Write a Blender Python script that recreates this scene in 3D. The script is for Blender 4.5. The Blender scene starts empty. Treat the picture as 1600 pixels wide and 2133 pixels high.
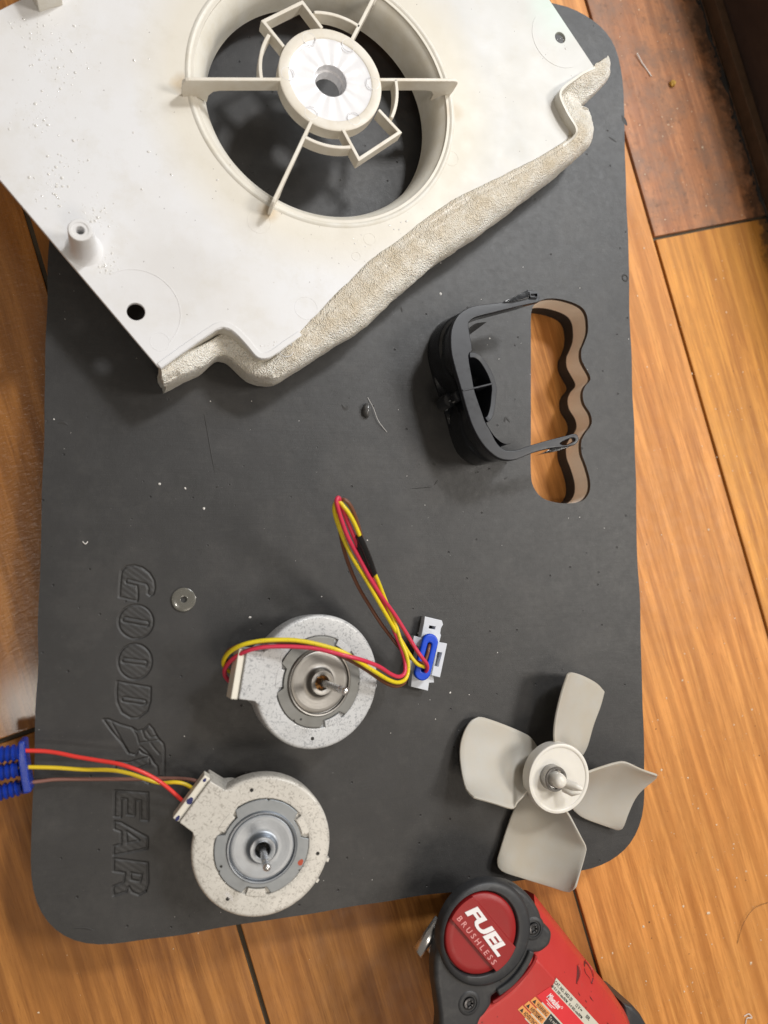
import bpy, bmesh, math, random
import numpy as np
from mathutils import Vector, Matrix, noise as mnoise
random.seed(7)
sc = bpy.context.scene
COL = sc.collection
R = math.radians
S = 0.01                      # everything below is written in centimetres

# ------------------------------------------------------------------ camera
F, CX, CY = 1540.0, 800.0, 1066.5
T = 2.7                       # thickness of the kneeling mat
CAMZ = 37.4 + T
_N = np.array([-.315, .08, 1.0]); _N /= np.linalg.norm(_N)
_Y = np.array([.0026, -1.0, 0.0]); _Y -= _N * _Y.dot(_N); _Y /= np.linalg.norm(_Y)
_Z = -_N
_X = np.cross(_Y, _Z)
cam_d = bpy.data.cameras.new('camera')
cam = bpy.data.objects.new('camera', cam_d); COL.objects.link(cam)
rot = Matrix(((_X[0], -_X[1], -_X[2]), (_Y[0], -_Y[1], -_Y[2]), (_Z[0], -_Z[1], -_Z[2])))
cam.matrix_world = Matrix.Translation((0, 0, CAMZ * S)) @ rot.to_4x4()
cam_d.sensor_fit = 'VERTICAL'; cam_d.sensor_height = 36.0; cam_d.lens = 36.0 * F / 2133.0
cam_d.clip_start = 0.01; cam_d.clip_end = 20.0
sc.camera = cam
cam_d.dof.use_dof = True; cam_d.dof.focus_distance = .392; cam_d.dof.aperture_fstop = 6.5

# ------------------------------------------------------------------ light
w = bpy.data.worlds.new('World'); sc.world = w; w.use_nodes = True
w.node_tree.nodes['Background'].inputs[0].default_value = (1.0, 0.89, 0.76, 1)
w.node_tree.nodes['Background'].inputs[1].default_value = 0.21
def area(name, loc, target, size, power, col):
    d = bpy.data.lights.new(name, 'AREA'); d.shape = 'DISK'; d.size = size; d.energy = power; d.color = col
    o = bpy.data.objects.new(name, d); COL.objects.link(o)
    o.location = Vector(loc) * S
    o.rotation_euler = (Vector(target) - Vector(loc)).to_track_quat('-Z', 'Y').to_euler()
    return o
area('ceiling_lamp', (60, 82, 115), (12, 8, 0), .17, 8.2, (1.0, .995, .99))
area('sheen_fill', (92, 96, 100), (16, 10, 0), .5, 7.4, (.93, .97, 1.0))  # added soft source, raises the cool sheen on the mat's upper right
area('worktop_lamp', (100, 8, 106), (22, -8, 0), .32, 7.8, (1.0, .95, .88))
area('warm_fill', (30, -70, 120), (14, -5, 0), .4, 3.3, (1.0, .88, .74))  # added warm fill from below, strength fitted to surface brightness
area('hall_lamp', (-34, -38, 200), (-6, -6, 0), .16, 2.6, (1.0, .95, .86))
sc.view_settings.view_transform = 'Standard'; sc.view_settings.look = 'None'
sc.view_settings.exposure = 0.0; sc.view_settings.gamma = 1.0
sc.cycles.max_bounces = 8; sc.cycles.transparent_max_bounces = 8

# ------------------------------------------------------------------ helpers
def W(u, v, z=T):
    r = np.array([(u - CX) / F, (v - CY) / F, 1.0])
    d = np.array([r @ _X, r @ _Y, r @ _Z]); t = (CAMZ - z) / -d[2]
    return Vector((d[0] * t, d[1] * t, z))
def WL(pts, z=T): return [W(p[0], p[1], p[2] if len(p) > 2 else z) for p in pts]
def crop(pts, sx, ox, oy): return [(ox + p[0] / sx, oy + p[1] / sx) + tuple(p[2:]) for p in pts]

ROOTM = {}
def root(name, loc, label, cat, group=None, rot=None):
    o = bpy.data.objects.new(name, None); COL.objects.link(o); o.empty_display_size = .01
    m = Matrix.Translation(Vector(loc))
    if rot is not None: m = m @ rot
    ROOTM[o.name] = m
    o.matrix_world = Matrix.Translation(Vector(loc) * S) @ (rot if rot is not None else Matrix())
    o['label'] = label; o['category'] = cat
    if group: o['group'] = group
    return o
def rootm(p):
    while p is not None:
        if p.name in ROOTM: return ROOTM[p.name]
        p = p.parent
    return None

class MB:
    def __init__(s): s.v = []; s.f = []; s.mi = []
    def add(s, v, f, m=None, mi=0):
        n = len(s.v)
        s.v += [((m @ Vector(p)) if m is not None else Vector(p)) for p in v]
        s.f += [tuple(i + n for i in q) for q in f]; s.mi += [mi] * len(f); return s
    def box(s, c, d, m=None):
        x, y, z = c; a, b, e = d[0] / 2, d[1] / 2, d[2] / 2
        v = [(x + i * a, y + j * b, z + k * e) for k in (-1, 1) for j in (-1, 1) for i in (-1, 1)]
        return s.add(v, [(0, 2, 3, 1), (4, 5, 7, 6), (0, 1, 5, 4), (2, 6, 7, 3), (0, 4, 6, 2), (1, 3, 7, 5)], m)
    def lathe(s, prof, n=64, c=(0, 0, 0), m=None, mi=0):
        v = []; f = []; k = len(prof)
        for i in range(n):
            a = 2 * math.pi * i / n
            for r, z in prof: v.append((c[0] + r * math.cos(a), c[1] + r * math.sin(a), c[2] + z))
        for i in range(n):
            j = (i + 1) % n
            for q in range(k - 1): f.append((i * k + q, j * k + q, j * k + q + 1, i * k + q + 1))
        return s.add(v, f, m, mi)
    def tube(s, pts, r, n=12, m=None, caps=True):
        pts = [Vector(p) for p in pts]; v = []; f = []
        up = Vector((0, 0, 1)); prev = None
        for i, p in enumerate(pts):
            t = (pts[min(i + 1, len(pts) - 1)] - pts[max(i - 1, 0)]).normalized()
            if prev is None:
                a = t.cross(up)
                if a.length < 1e-3: a = t.cross(Vector((1, 0, 0)))
            else: a = prev - t * prev.dot(t)
            a.normalize(); prev = a; b = t.cross(a)
            rr = r[i] if isinstance(r, (list, tuple)) else r
            for k in range(n):
                an = 2 * math.pi * k / n; v.append(p + a * (rr * math.cos(an)) + b * (rr * math.sin(an)))
        for i in range(len(pts) - 1):
            for k in range(n):
                l = (k + 1) % n; f.append((i * n + k, i * n + l, (i + 1) * n + l, (i + 1) * n + k))
        if caps:
            f.append(tuple(range(n - 1, -1, -1))); f.append(tuple((len(pts) - 1) * n + k for k in range(n)))
        return s.add(v, f, m)
    def loft(s, rings, closed=True, m=None, caps=False):
        k = len(rings[0]); v = [p for r_ in rings for p in r_]; f = []
        for i in range(len(rings) - 1):
            for q in range(k if closed else k - 1):
                l = (q + 1) % k; f.append((i * k + q, i * k + l, (i + 1) * k + l, (i + 1) * k + q))
        if caps:
            f.append(tuple(range(k - 1, -1, -1))); f.append(tuple((len(rings) - 1) * k + q for q in range(k)))
        return s.add(v, f, m)
    def ribbon(s, pts, wd, z0, z1, closed=False, m=None):
        """upright wall of thickness wd along pts; z0/z1 number or list"""
        P = [Vector((p[0], p[1], 0)) for p in pts]; n = len(P); L = []; Rr = []
        for i in range(n):
            a = P[(i - 1) % n] if (closed or i > 0) else P[i]; b = P[(i + 1) % n] if (closed or i < n - 1) else P[i]
            d1 = (P[i] - a); d2 = (b - P[i])
            if d1.length < 1e-6: d1 = d2
            if d2.length < 1e-6: d2 = d1
            d1 = d1.normalized(); d2 = d2.normalized()
            n1 = Vector((-d1.y, d1.x, 0)); n2 = Vector((-d2.y, d2.x, 0)); nn = (n1 + n2)
            nn = nn.normalized() if nn.length > 1e-4 else n1
            k = 1 / max(.5, nn.dot(n1)); L.append(P[i] + nn * wd / 2 * k); Rr.append(P[i] - nn * wd / 2 * k)
        g = lambda z, i: z[i] if isinstance(z, (list, tuple)) else z
        v = []; f = []
        for i in range(n):
            v += [(L[i].x, L[i].y, g(z0, i)), (Rr[i].x, Rr[i].y, g(z0, i)), (Rr[i].x, Rr[i].y, g(z1, i)), (L[i].x, L[i].y, g(z1, i))]
        for i in range(n if closed else n - 1):
            j = (i + 1) % n
            for q in range(4):
                l = (q + 1) % 4; f.append((i * 4 + q, i * 4 + l, j * 4 + l, j * 4 + q))
        if not closed: f += [(0, 3, 2, 1), tuple((n - 1) * 4 + q for q in range(4))]
        return s.add(v, f, m)
    def extr(s, outer, holes, z0, z1, bev=0.0, m=None, res=2, mi=0):
        cu = bpy.data.curves.new('tmp', 'CURVE'); cu.dimensions = '2D'; cu.fill_mode = 'BOTH'
        for poly in [outer] + list(holes):
            sp = cu.splines.new('POLY'); sp.points.add(len(poly) - 1); sp.use_cyclic_u = True
            for i, p in enumerate(poly): sp.points[i].co = (p[0], p[1], 0, 1)
        cu.extrude = max(0.0, (z1 - z0) / 2 - bev); cu.bevel_depth = bev; cu.bevel_resolution = res; cu.offset = -bev
        o = bpy.data.objects.new('tmp', cu); COL.objects.link(o)
        me = bpy.data.meshes.new_from_object(o.evaluated_get(bpy.context.evaluated_depsgraph_get()))
        v = [(q.co.x, q.co.y, q.co.z + (z0 + z1) / 2) for q in me.vertices]; f = [tuple(p.vertices) for p in me.polygons]
        bpy.data.objects.remove(o); bpy.data.curves.remove(cu); bpy.data.meshes.remove(me)
        return s.add(v, f, m, mi)
    def build(s, name, mat, parent=None, space='world', smooth=35, bevel=0, kind=None, weld=True, fixn=True):
        """verts are world centimetres (space world) or in the frame of the thing (space local)"""
        rm = rootm(parent)
        vs = s.v
        if rm is not None and space == 'world':
            inv = rm.inverted(); vs = [inv @ p for p in vs]
        me = bpy.data.meshes.new(name); me.from_pydata([p * S for p in vs], [], s.f)
        mats = mat if isinstance(mat, (list, tuple)) else [mat]
        for q in mats: me.materials.append(q)
        if len(mats) > 1: me.polygons.foreach_set('material_index', s.mi)
        bm = bmesh.new(); bm.from_mesh(me)
        if weld: bmesh.ops.remove_doubles(bm, verts=bm.verts, dist=1e-6)
        if fixn: bmesh.ops.recalc_face_normals(bm, faces=bm.faces)
        bm.to_mesh(me); bm.free()
        if smooth: me.shade_smooth(); me.set_sharp_from_angle(angle=R(smooth))
        o = bpy.data.objects.new(name, me); COL.objects.link(o)
        if parent is not None: o.parent = parent
        if kind: o['kind'] = kind
        if smooth and smooth < 100 and not bevel:
            b = o.modifiers.new('n', 'WEIGHTED_NORMAL'); b.keep_sharp = True; b.weight = 80
        if bevel:
            b = o.modifiers.new('b', 'BEVEL'); b.width = bevel * S; b.segments = 2; b.limit_method = 'ANGLE'; b.angle_limit = R(40)
        return o

def smooth_line(pts, n=8, closed=False):
    pts = [Vector(p) for p in pts]; k = len(pts); out = []
    for i in range(k if closed else k - 1):
        g = (lambda j: pts[j % k]) if closed else (lambda j: pts[max(0, min(k - 1, j))])
        p0, p1, p2, p3 = g(i - 1), g(i), g(i + 1), g(i + 2)
        for q in range(n):
            t = q / n
            out.append(.5 * ((2 * p1) + (p2 - p0) * t + (2 * p0 - 5 * p1 + 4 * p2 - p3) * t * t + (3 * p1 - p0 - 3 * p2 + p3) * t ** 3))
    if not closed: out.append(pts[-1])
    return out
def resample(pts, n):
    pts = [Vector(p) for p in pts]; d = [0]
    for a, b in zip(pts, pts[1:]): d.append(d[-1] + (b - a).length)
    out = []; j = 0
    for i in range(n):
        t = d[-1] * i / (n - 1)
        while j < len(d) - 2 and d[j + 1] < t: j += 1
        out.append(pts[j].lerp(pts[j + 1], (t - d[j]) / max(1e-9, d[j + 1] - d[j])))
    return out
def circle(c, r, n=48, ry=None): return [(c[0] + r * math.cos(2 * math.pi * i / n), c[1] + (ry or r) * math.sin(2 * math.pi * i / n), 0) for i in range(n)]
def stadium(a, b, r, n=10):
    a = Vector((a[0], a[1], 0)); b = Vector((b[0], b[1], 0)); d = (b - a).normalized(); an = math.atan2(d.y, d.x); out = []
    for i in range(n + 1): t = an - math.pi / 2 + math.pi * i / n; out.append((b.x + r * math.cos(t), b.y + r * math.sin(t), 0))
    for i in range(n + 1): t = an + math.pi / 2 + math.pi * i / n; out.append((a.x + r * math.cos(t), a.y + r * math.sin(t), 0))
    return out
def round_poly(pts, rad, n=5):
    """round the corners of a polygon; rad number or list"""
    out = []; k = len(pts)
    for i in range(k):
        p = Vector((pts[i][0], pts[i][1], 0)); a = Vector((pts[i - 1][0], pts[i - 1][1], 0)); b = Vector((pts[(i + 1) % k][0], pts[(i + 1) % k][1], 0))
        r = rad[i] if isinstance(rad, (list, tuple)) else rad
        r = min(r, (a - p).length * .49, (b - p).length * .49)
        if r < 1e-4: out.append(tuple(p)); continue
        s0 = p + (a - p).normalized() * r; s1 = p + (b - p).normalized() * r
        for q in range(n + 1):
            t = q / n; out.append(tuple(s0 * (1 - t) ** 2 + p * 2 * t * (1 - t) + s1 * t * t))
    return out

# ------------------------------------------------------------------ materials
class NT:
    def __init__(s, name):
        s.m = bpy.data.materials.new(name); s.m.use_nodes = True; s.t = s.m.node_tree; s.b = s.t.nodes['Principled BSDF']
        s.tc = s.t.nodes.new('ShaderNodeTexCoord')
    def n(s, ty, **k):
        q = s.t.nodes.new(ty)
        for a, b in k.items():
            if hasattr(q, a) and a not in ('inputs',): setattr(q, a, b)
        return q
    def l(s, a, b): s.t.links.new(a, b)
    def setv(s, sock, v):
        if hasattr(v, 'is_output') or isinstance(v, bpy.types.NodeSocket): s.l(v, sock)
        else: sock.default_value = v
    def map(s, scale=(1, 1, 1), rz=0.0, loc=(0, 0, 0)):
        q = s.n('ShaderNodeMapping'); s.l(s.tc.outputs['Object'], q.inputs['Vector'])
        q.inputs['Scale'].default_value = tuple(a * 100 for a in scale)
        if rz:      # rotate first, then stretch
            q2 = s.n('ShaderNodeMapping'); q2.inputs['Rotation'].default_value = (0, 0, rz)
            s.l(s.tc.outputs['Object'], q2.inputs['Vector']); s.l(q2.outputs['Vector'], q.inputs['Vector'])
        q.inputs['Location'].default_value = loc
        return q.outputs['Vector']
    def noise(s, sc_, vec=None, detail=4, rough=.55, dist=0.0):
        q = s.n('ShaderNodeTexNoise'); s.l(vec if vec is not None else s.map(), q.inputs['Vector'])
        q.inputs['Scale'].default_value = sc_; q.inputs['Detail'].default_value = detail; q.inputs['Roughness'].default_value = rough
        q.inputs['Distortion'].default_value = dist
        return q.outputs['Fac']
    def vor(s, sc_, vec=None, feature='F1', rnd=1.0):
        q = s.n('ShaderNodeTexVoronoi'); q.feature = feature; s.l(vec if vec is not None else s.map(), q.inputs['Vector'])
        q.inputs['Scale'].default_value = sc_; q.inputs['Randomness'].default_value = rnd
        return q.outputs['Distance'] if feature != 'N_SPHERE_RADIUS' else q.outputs[0]
    def ramp(s, fac, stops, interp='LINEAR'):
        q = s.n('ShaderNodeValToRGB'); q.color_ramp.interpolation = interp; e = q.color_ramp.elements
        while len(e) < len(stops): e.new(.5)
        for i, (p, c) in enumerate(stops):
            e[i].position = p; e[i].color = (c, c, c, 1) if not isinstance(c, (tuple, list)) else tuple(c) + (1,)
        s.l(fac, q.inputs['Fac']); return q.outputs['Color']
    def mix(s, fac, a, b, mode='MIX'):
        q = s.n('ShaderNodeMix'); q.data_type = 'RGBA'; q.blend_type = mode
        s.setv(q.inputs[0], fac)
        for sock, v in ((q.inputs[6], a), (q.inputs[7], b)):
            s.setv(sock, v if isinstance(v, bpy.types.NodeSocket) else tuple(v) + (1,) if len(v) == 3 else v)
        return q.outputs[2]
    def math(s, op, a, b=0.0, c=None, clamp=False):
        q = s.n('ShaderNodeMath'); q.operation = op; q.use_clamp = clamp
        s.setv(q.inputs[0], a); s.setv(q.inputs[1], b)
        if c is not None: s.setv(q.inputs[2], c)
        return q.outputs[0]
    def bump(s, h, strength=.5, dist=.05, prev=None):
        q = s.n('ShaderNodeBump'); q.inputs['Strength'].default_value = strength; q.inputs['Distance'].default_value = dist * S
        s.l(h, q.inputs['Height'])
        if prev is not None: s.l(prev, q.inputs['Normal'])
        return q.outputs['Normal']
    def out(s, color=None, rough=None, normal=None, **k):
        if color is not None: s.setv(s.b.inputs['Base Color'], color if isinstance(color, bpy.types.NodeSocket) else tuple(color) + (1,))
        if rough is not None: s.setv(s.b.inputs['Roughness'], rough)
        if normal is not None: s.l(normal, s.b.inputs['Normal'])
        for a, b in k.items():
            a = a.replace('_', ' ')
            for nm in s.b.inputs.keys():
                if nm.lower() == a.lower(): s.setv(s.b.inputs[nm], b)
        return s.m
    def spot(s, x, y, r, soft=.5, wob=.25, nsc=1.5):
        """soft irregular blotch mask around (x,y) cm in object space"""
        q = s.n('ShaderNodeVectorMath'); q.operation = 'DISTANCE'
        s.l(s.map((1, 1, 0)), q.inputs[0]); q.inputs[1].default_value = (x, y, 0)
        d = s.math('ADD', q.outputs['Value'], s.math('MULTIPLY', s.math('SUBTRACT', s.noise(nsc, detail=3), .5), wob * r * 4))
        return s.ramp(s.math('DIVIDE', d, r * 2), [(max(0, .5 - soft / 2), 1.0), (.5 + soft / 2, 0.0)])

def simple(name, col, rough=.5, metal=0.0, bump=0.0, bsc=20, var=.12, **k):
    n = NT(name); f = n.noise(1.3, detail=5)
    c2 = tuple(max(0, a * (1 - var)) for a in col); c1 = tuple(min(1, a * (1 + var * .4)) for a in col)
    c = n.mix(f, c2, c1)
    r = n.math('ADD', n.math('MULTIPLY', n.noise(2.6, detail=6), .22), rough - .11, clamp=True)
    nr = n.bump(n.noise(bsc, detail=3), bump, .02) if bump else None
    return n.out(c, r, nr, metallic=metal, **k)

# mat rubber
n = NT('mat_foam_dark')
g = n.noise(.35, detail=5); fine = n.noise(38, detail=4, rough=.7); mid = n.noise(3.2, detail=6, rough=.65)
c = n.mix(n.ramp(g, [(.3, 0.0), (.7, 1.0)]), (.019, .0187, .019), (.027, .0265, .027))
smudge = n.ramp(n.noise(.9, detail=7, rough=.7), [(.52, 0.0), (.72, 1.0)])
c = n.mix(n.math('MULTIPLY', smudge, .35), c, (.052, .050, .048))
dotm = n.ramp(n.vor(1.1), [(.035, 1.0), (.07, 0.0)])
c = n.mix(n.math('MULTIPLY', dotm, .8), c, (.012, .011, .011))
lint = n.ramp(n.vor(2.3, n.map((1, 1, 1), loc=(3, 7, 0))), [(.02, 1.0), (.035, 0.0)])
c = n.mix(n.math('MULTIPLY', lint, .35), c, (.42, .40, .38))
scr = n.ramp(n.noise(3.2, n.map((.12, 2.6, 1), rz=R(20)), detail=6, rough=.8, dist=.6), [(.665, 0.0), (.69, 1.0)])
c = n.mix(n.math('MULTIPLY', scr, .22), c, (.12, .115, .11))
dust = n.ramp(n.noise(.28, n.map((1, 1, 1), loc=(9, 4, 0)), detail=8, rough=.72), [(.50, 0.0), (.70, 1.0)])
c = n.mix(n.math('MULTIPLY', dust, .30), c, (.070, .066, .062))
dent = n.noise(.5, detail=3)
rr = n.math('ADD', .37, n.math('MULTIPLY', mid, .22))
nm = n.bump(fine, .30, .03); nm = n.bump(mid, .07, .05, nm); nm = n.bump(n.math('MULTIPLY', dotm, -1.0), .6, .06, nm)
nm = n.bump(dent, .12, .25, nm)
line = n.noise(1.0, n.map((.4, 16, 1)), detail=2); nm = n.bump(line, .16, .02, nm)
M_MAT = n.out(c, rr, nm, specular_ior_level=.58)
M_MATD = simple('mat_foam_groove', (.03, .029, .028), .6, bump=.3)
n = NT('mat_core_foam'); c = n.mix(n.noise(2.0, n.map((.3, 3, 3)), detail=4), (.84, .77, .67), (.92, .87, .78))
M_CORE = n.out(c, .85, n.bump(n.noise(22, detail=3), .5, .03))
M_MATLOW = simple('mat_foam_underside', (.028, .024, .022), .75, bump=.4)

# white plate plastic
n = NT('yellowed_white_plastic')
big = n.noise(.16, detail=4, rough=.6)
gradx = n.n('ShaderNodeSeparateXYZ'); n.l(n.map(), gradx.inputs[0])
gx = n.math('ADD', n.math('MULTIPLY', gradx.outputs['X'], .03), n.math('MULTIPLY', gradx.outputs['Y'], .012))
yel = n.math('ADD', gx, n.math('MULTIPLY', big, .9))  # yellowing, plus painted darkening to the right offsetting brighter lamp light
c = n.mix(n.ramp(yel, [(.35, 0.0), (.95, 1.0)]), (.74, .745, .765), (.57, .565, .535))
def ringmask(n, x, y, r0, wdt):
    q = n.n('ShaderNodeVectorMath'); q.operation = 'DISTANCE'; n.l(n.map((1, 1, 0)), q.inputs[0]); q.inputs[1].default_value = (x, y, 0)
    d = n.math('ABSOLUTE', n.math('SUBTRACT', q.outputs['Value'], r0)); return n.ramp(n.math('DIVIDE', d, wdt), [(.25, 1.0), (1.0, 0.0)])
c = n.mix(n.math('MULTIPLY', ringmask(n, 0, 0, 6.9, 2.6), .50), c, (.70, .63, .47))
dirt = n.ramp(n.noise(.55, detail=8, rough=.68), [(.5, 0.0), (.75, 1.0)])
haze_ = n.ramp(n.noise(.2, n.map((1, 1, 1), loc=(5, 2, 1)), detail=4), [(.45, 0.0), (.62, 1.0)]); c = n.mix(n.math('MULTIPLY', haze_, .22), c, (.64, .60, .53))
c = n.mix(n.math('MULTIPLY', dirt, .34), c, (.58, .54, .45))
c = n.mix(n.math('MULTIPLY', n.spot(-15.5, 4.5, 1.6, .7, .5, .6), .5), c, (.55, .42, .33))
for (x, y, r_, k_) in ((-7.0, -.75, .42, .5), (-2.95, -6.45, .42, .5), (6.85, .3, .45, .3)):
    c = n.mix(n.math('MULTIPLY', n.spot(x, y, r_), k_), c, (.48, .33, .15))
c = n.mix(n.math('MULTIPLY', n.spot(13.2, 7.2, 1.2, .8, .3, .8), .55), c, (.55, .74, .66))
c = n.mix(n.math('MULTIPLY', n.spot(-7.3, -10.0, 2.2, .6, .3, .8), .35), c, (.56, .53, .49))
c = n.mix(n.math('MULTIPLY', n.spot(-9.02, -11.9, 1.95, .05, .004, .8), .35), c, (.72, .72, .74))
c = n.mix(n.math('MULTIPLY', n.spot(13.45, 5.73, 1.75, .05, .004, .8), .22), c, (.66, .66, .66))
speck = n.ramp(n.vor(1.7), [(.03, 1.0), (.05, 0.0)])
c = n.mix(n.math('MULTIPLY', speck, .8), c, (.13, .11, .10))
nm = n.bump(n.noise(1.1, detail=3), .14, .06); nm = n.bump(n.noise(14, detail=3), .10, .02, nm)
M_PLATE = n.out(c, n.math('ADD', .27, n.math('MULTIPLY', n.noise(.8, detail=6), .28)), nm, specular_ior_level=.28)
def aged(name, a, b, spec=.35):
    n = NT(name); c = n.mix(n.ramp(n.noise(.9, detail=7, rough=.65), [(.35, 0.0), (.68, 1.0)]), a, b)
    sp = n.ramp(n.vor(6), [(.05, 1.0), (.10, 0.0)]); c = n.mix(n.math('MULTIPLY', sp, .3), c, (.25, .16, .08))
    return n.out(c, n.math('ADD', spec, n.math('MULTIPLY', n.noise(3, detail=5), .2)), n.bump(n.noise(9, detail=4), .12, .03))
M_TAN = aged('yellowed_plastic', (.74, .705, .635), (.66, .60, .50))
M_TAN2 = aged('yellowed_rim_plastic', (.71, .69, .635), (.64, .60, .51))
n = NT('white_dish_plastic'); q = n.n('ShaderNodeTexGradient'); q.gradient_type = 'RADIAL'
n.l(n.map(), q.inputs[0]); pet = n.math('SINE', n.math('MULTIPLY', q.outputs['Fac'], 2 * math.pi * 14))
M_DISH = n.out(n.mix(n.noise(1.5), (.80, .80, .83), (.88, .88, .90)), .22, n.bump(n.math('ADD', pet, n.math('MULTIPLY', n.noise(2.2, detail=3), 1.2)), .25, .05), coat_weight=.3)
# expanded foam strip
n = NT('cellular_foam'); v1 = n.vor(7, feature='SMOOTH_F1'); v2 = n.vor(15)
c = n.mix(n.ramp(n.noise(.7, detail=6), [(.35, 0.0), (.65, 1.0)]), (.86, .84, .78), (.76, .71, .61))
c = n.mix(n.ramp(v2, [(.1, 1.0), (.45, 0.0)]), c, (.86, .85, .82)); c = n.mix(n.ramp(n.vor(9, n.map((1, 1, 1), loc=(3, 1, 8))), [(.66, 0.0), (.9, .45)]), c, (.46, .41, .33))
sepz = n.n('ShaderNodeSeparateXYZ'); n.l(n.map(), sepz.inputs[0])
c = n.mix(n.ramp(n.math('ADD', sepz.outputs['Z'], n.math('MULTIPLY', n.noise(1.3, detail=4), .8)), [(.15, 0.0), (.6, .6)]), c, (.58, .47, .31))
nm = n.bump(v1, .6, .07); nm = n.bump(v2, 1.0, .07, nm)
M_FOAM = n.out(c, .42, nm, coat_weight=.10, coat_roughness=.2, subsurface_weight=.15, subsurface_radius=(.003, .0025, .002))
# wood look tile
def wood(name, a, b, dk, seed, ang=R(74.07), dirty=0.0, off=(0, 0, 0), edge=None, gloss=False):
    n = NT(name)
    vec = n.map((1.0, .055, 1.0), rz=ang - R(90) * 1, loc=off)
    vec0 = n.map((1.0, 1.0, 1.0), rz=ang - R(90), loc=off)
    g1 = n.noise(.55, vec, detail=3, rough=.5, dist=.8)
    g2 = n.noise(2.6, vec, detail=7, rough=.7, dist=.35)
    g3 = n.noise(9.0, n.map((1.0, .03, 1.0), rz=ang - R(90), loc=off), detail=5, rough=.75)
    wv = n.n('ShaderNodeTexWave'); wv.wave_type = 'BANDS'; wv.bands_direction = 'X'; n.l(vec, wv.inputs['Vector'])
    wv.inputs['Scale'].default_value = .22; wv.inputs['Distortion'].default_value = 9; wv.inputs['Detail'].default_value = 3; wv.inputs['Detail Scale'].default_value = .7
    c = n.mix(n.ramp(g1, [(.3, 0.0), (.7, 1.0)]), a, b)
    c = n.mix(n.math('MULTIPLY', n.ramp(g2, [(.42, 0.0), (.66, 1.0)]), .85), c, dk)
    c = n.mix(n.math('MULTIPLY', n.ramp(wv.outputs['Fac'], [(.55, 0.0), (.95, 1.0)]), .5), c, dk)
    c = n.mix(n.math('MULTIPLY', n.ramp(g3, [(.5, 0.0), (.7, 1.0)]), .30), c, tuple(x * .55 for x in dk))
    lt = n.ramp(n.noise(4.0, n.map((1.0, .04, 1.0), rz=ang - R(90), loc=(5, 9, 0)), detail=3), [(.60, 0.0), (.75, 1.0)])
    c = n.mix(n.math('MULTIPLY', lt, .4), c, tuple(min(1, x * 1.45) for x in a))
    blot = n.ramp(n.noise(.13, vec0, detail=5, rough=.6), [(.38, 0.0), (.66, 1.0)]); c = n.mix(n.math('MULTIPLY', blot, .5), c, tuple(x * .62 for x in a))
    band = n.ramp(n.noise(.85, n.map((1.0, .035, 1.0), rz=ang - R(90), loc=(off[1], off[0], 3)), detail=4, rough=.6, dist=.6), [(.50, 0.0), (.62, 1.0)]); c = n.mix(n.math('MULTIPLY', band, .38), c, tuple(x * 1.05 for x in dk))
    pores = n.ramp(n.noise(22, n.map((1.0, .05, 1.0), rz=ang - R(90)), detail=2), [(.62, 0.0), (.70, 1.0)]); c = n.mix(n.math('MULTIPLY', pores, .35), c, tuple(x * .5 for x in dk))
    if dirty:
        d1 = n.ramp(n.noise(.42, vec0, detail=7, rough=.7), [(.42, 0.0), (.62, 1.0)])
        c = n.mix(n.math('MULTIPLY', d1, dirty), c, (.235, .135, .088))
        d2 = n.ramp(n.noise(2.4, vec0, detail=6, rough=.7), [(.55, 0.0), (.7, 1.0)])
        c = n.mix(n.math('MULTIPLY', d2, dirty * .6), c, (.09, .052, .036))
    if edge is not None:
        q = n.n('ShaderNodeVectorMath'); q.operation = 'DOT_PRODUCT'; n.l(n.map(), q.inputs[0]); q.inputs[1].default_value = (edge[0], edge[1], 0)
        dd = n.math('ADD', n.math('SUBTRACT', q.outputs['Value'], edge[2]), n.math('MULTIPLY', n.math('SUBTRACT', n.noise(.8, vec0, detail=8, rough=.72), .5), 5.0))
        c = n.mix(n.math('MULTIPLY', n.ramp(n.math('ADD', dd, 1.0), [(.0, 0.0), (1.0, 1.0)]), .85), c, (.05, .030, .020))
    kn = n.ramp(n.vor(.33, vec0), [(.05, 1.0), (.11, 0.0)]); c = n.mix(n.math('MULTIPLY', kn, .12), c, (.10, .04, .02))
    nm = n.bump(g2, .25, .03); nm = n.bump(g3, .2, .02, nm)
    nm = n.bump(n.noise(1.6, vec0, detail=5), .2, .05, nm)
    rg = n.math('ADD', .34, n.math('MULTIPLY', n.noise(1.2, vec0, detail=6), .3))
    if gloss:
        rip = n.noise(2.2, n.map((1, 2.2, 1), rz=R(-35)), detail=4, rough=.6)
        return n.out(c, .24, n.bump(rip, .55, .10, nm), specular_ior_level=.6, coat_weight=.25, coat_roughness=.12)
    return n.out(c, rg, nm, specular_ior_level=.32)
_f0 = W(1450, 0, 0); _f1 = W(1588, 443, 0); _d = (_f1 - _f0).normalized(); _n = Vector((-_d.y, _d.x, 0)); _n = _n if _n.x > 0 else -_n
EDGE = (_n.x, _n.y, _n.dot(_f0) - .2)
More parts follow.
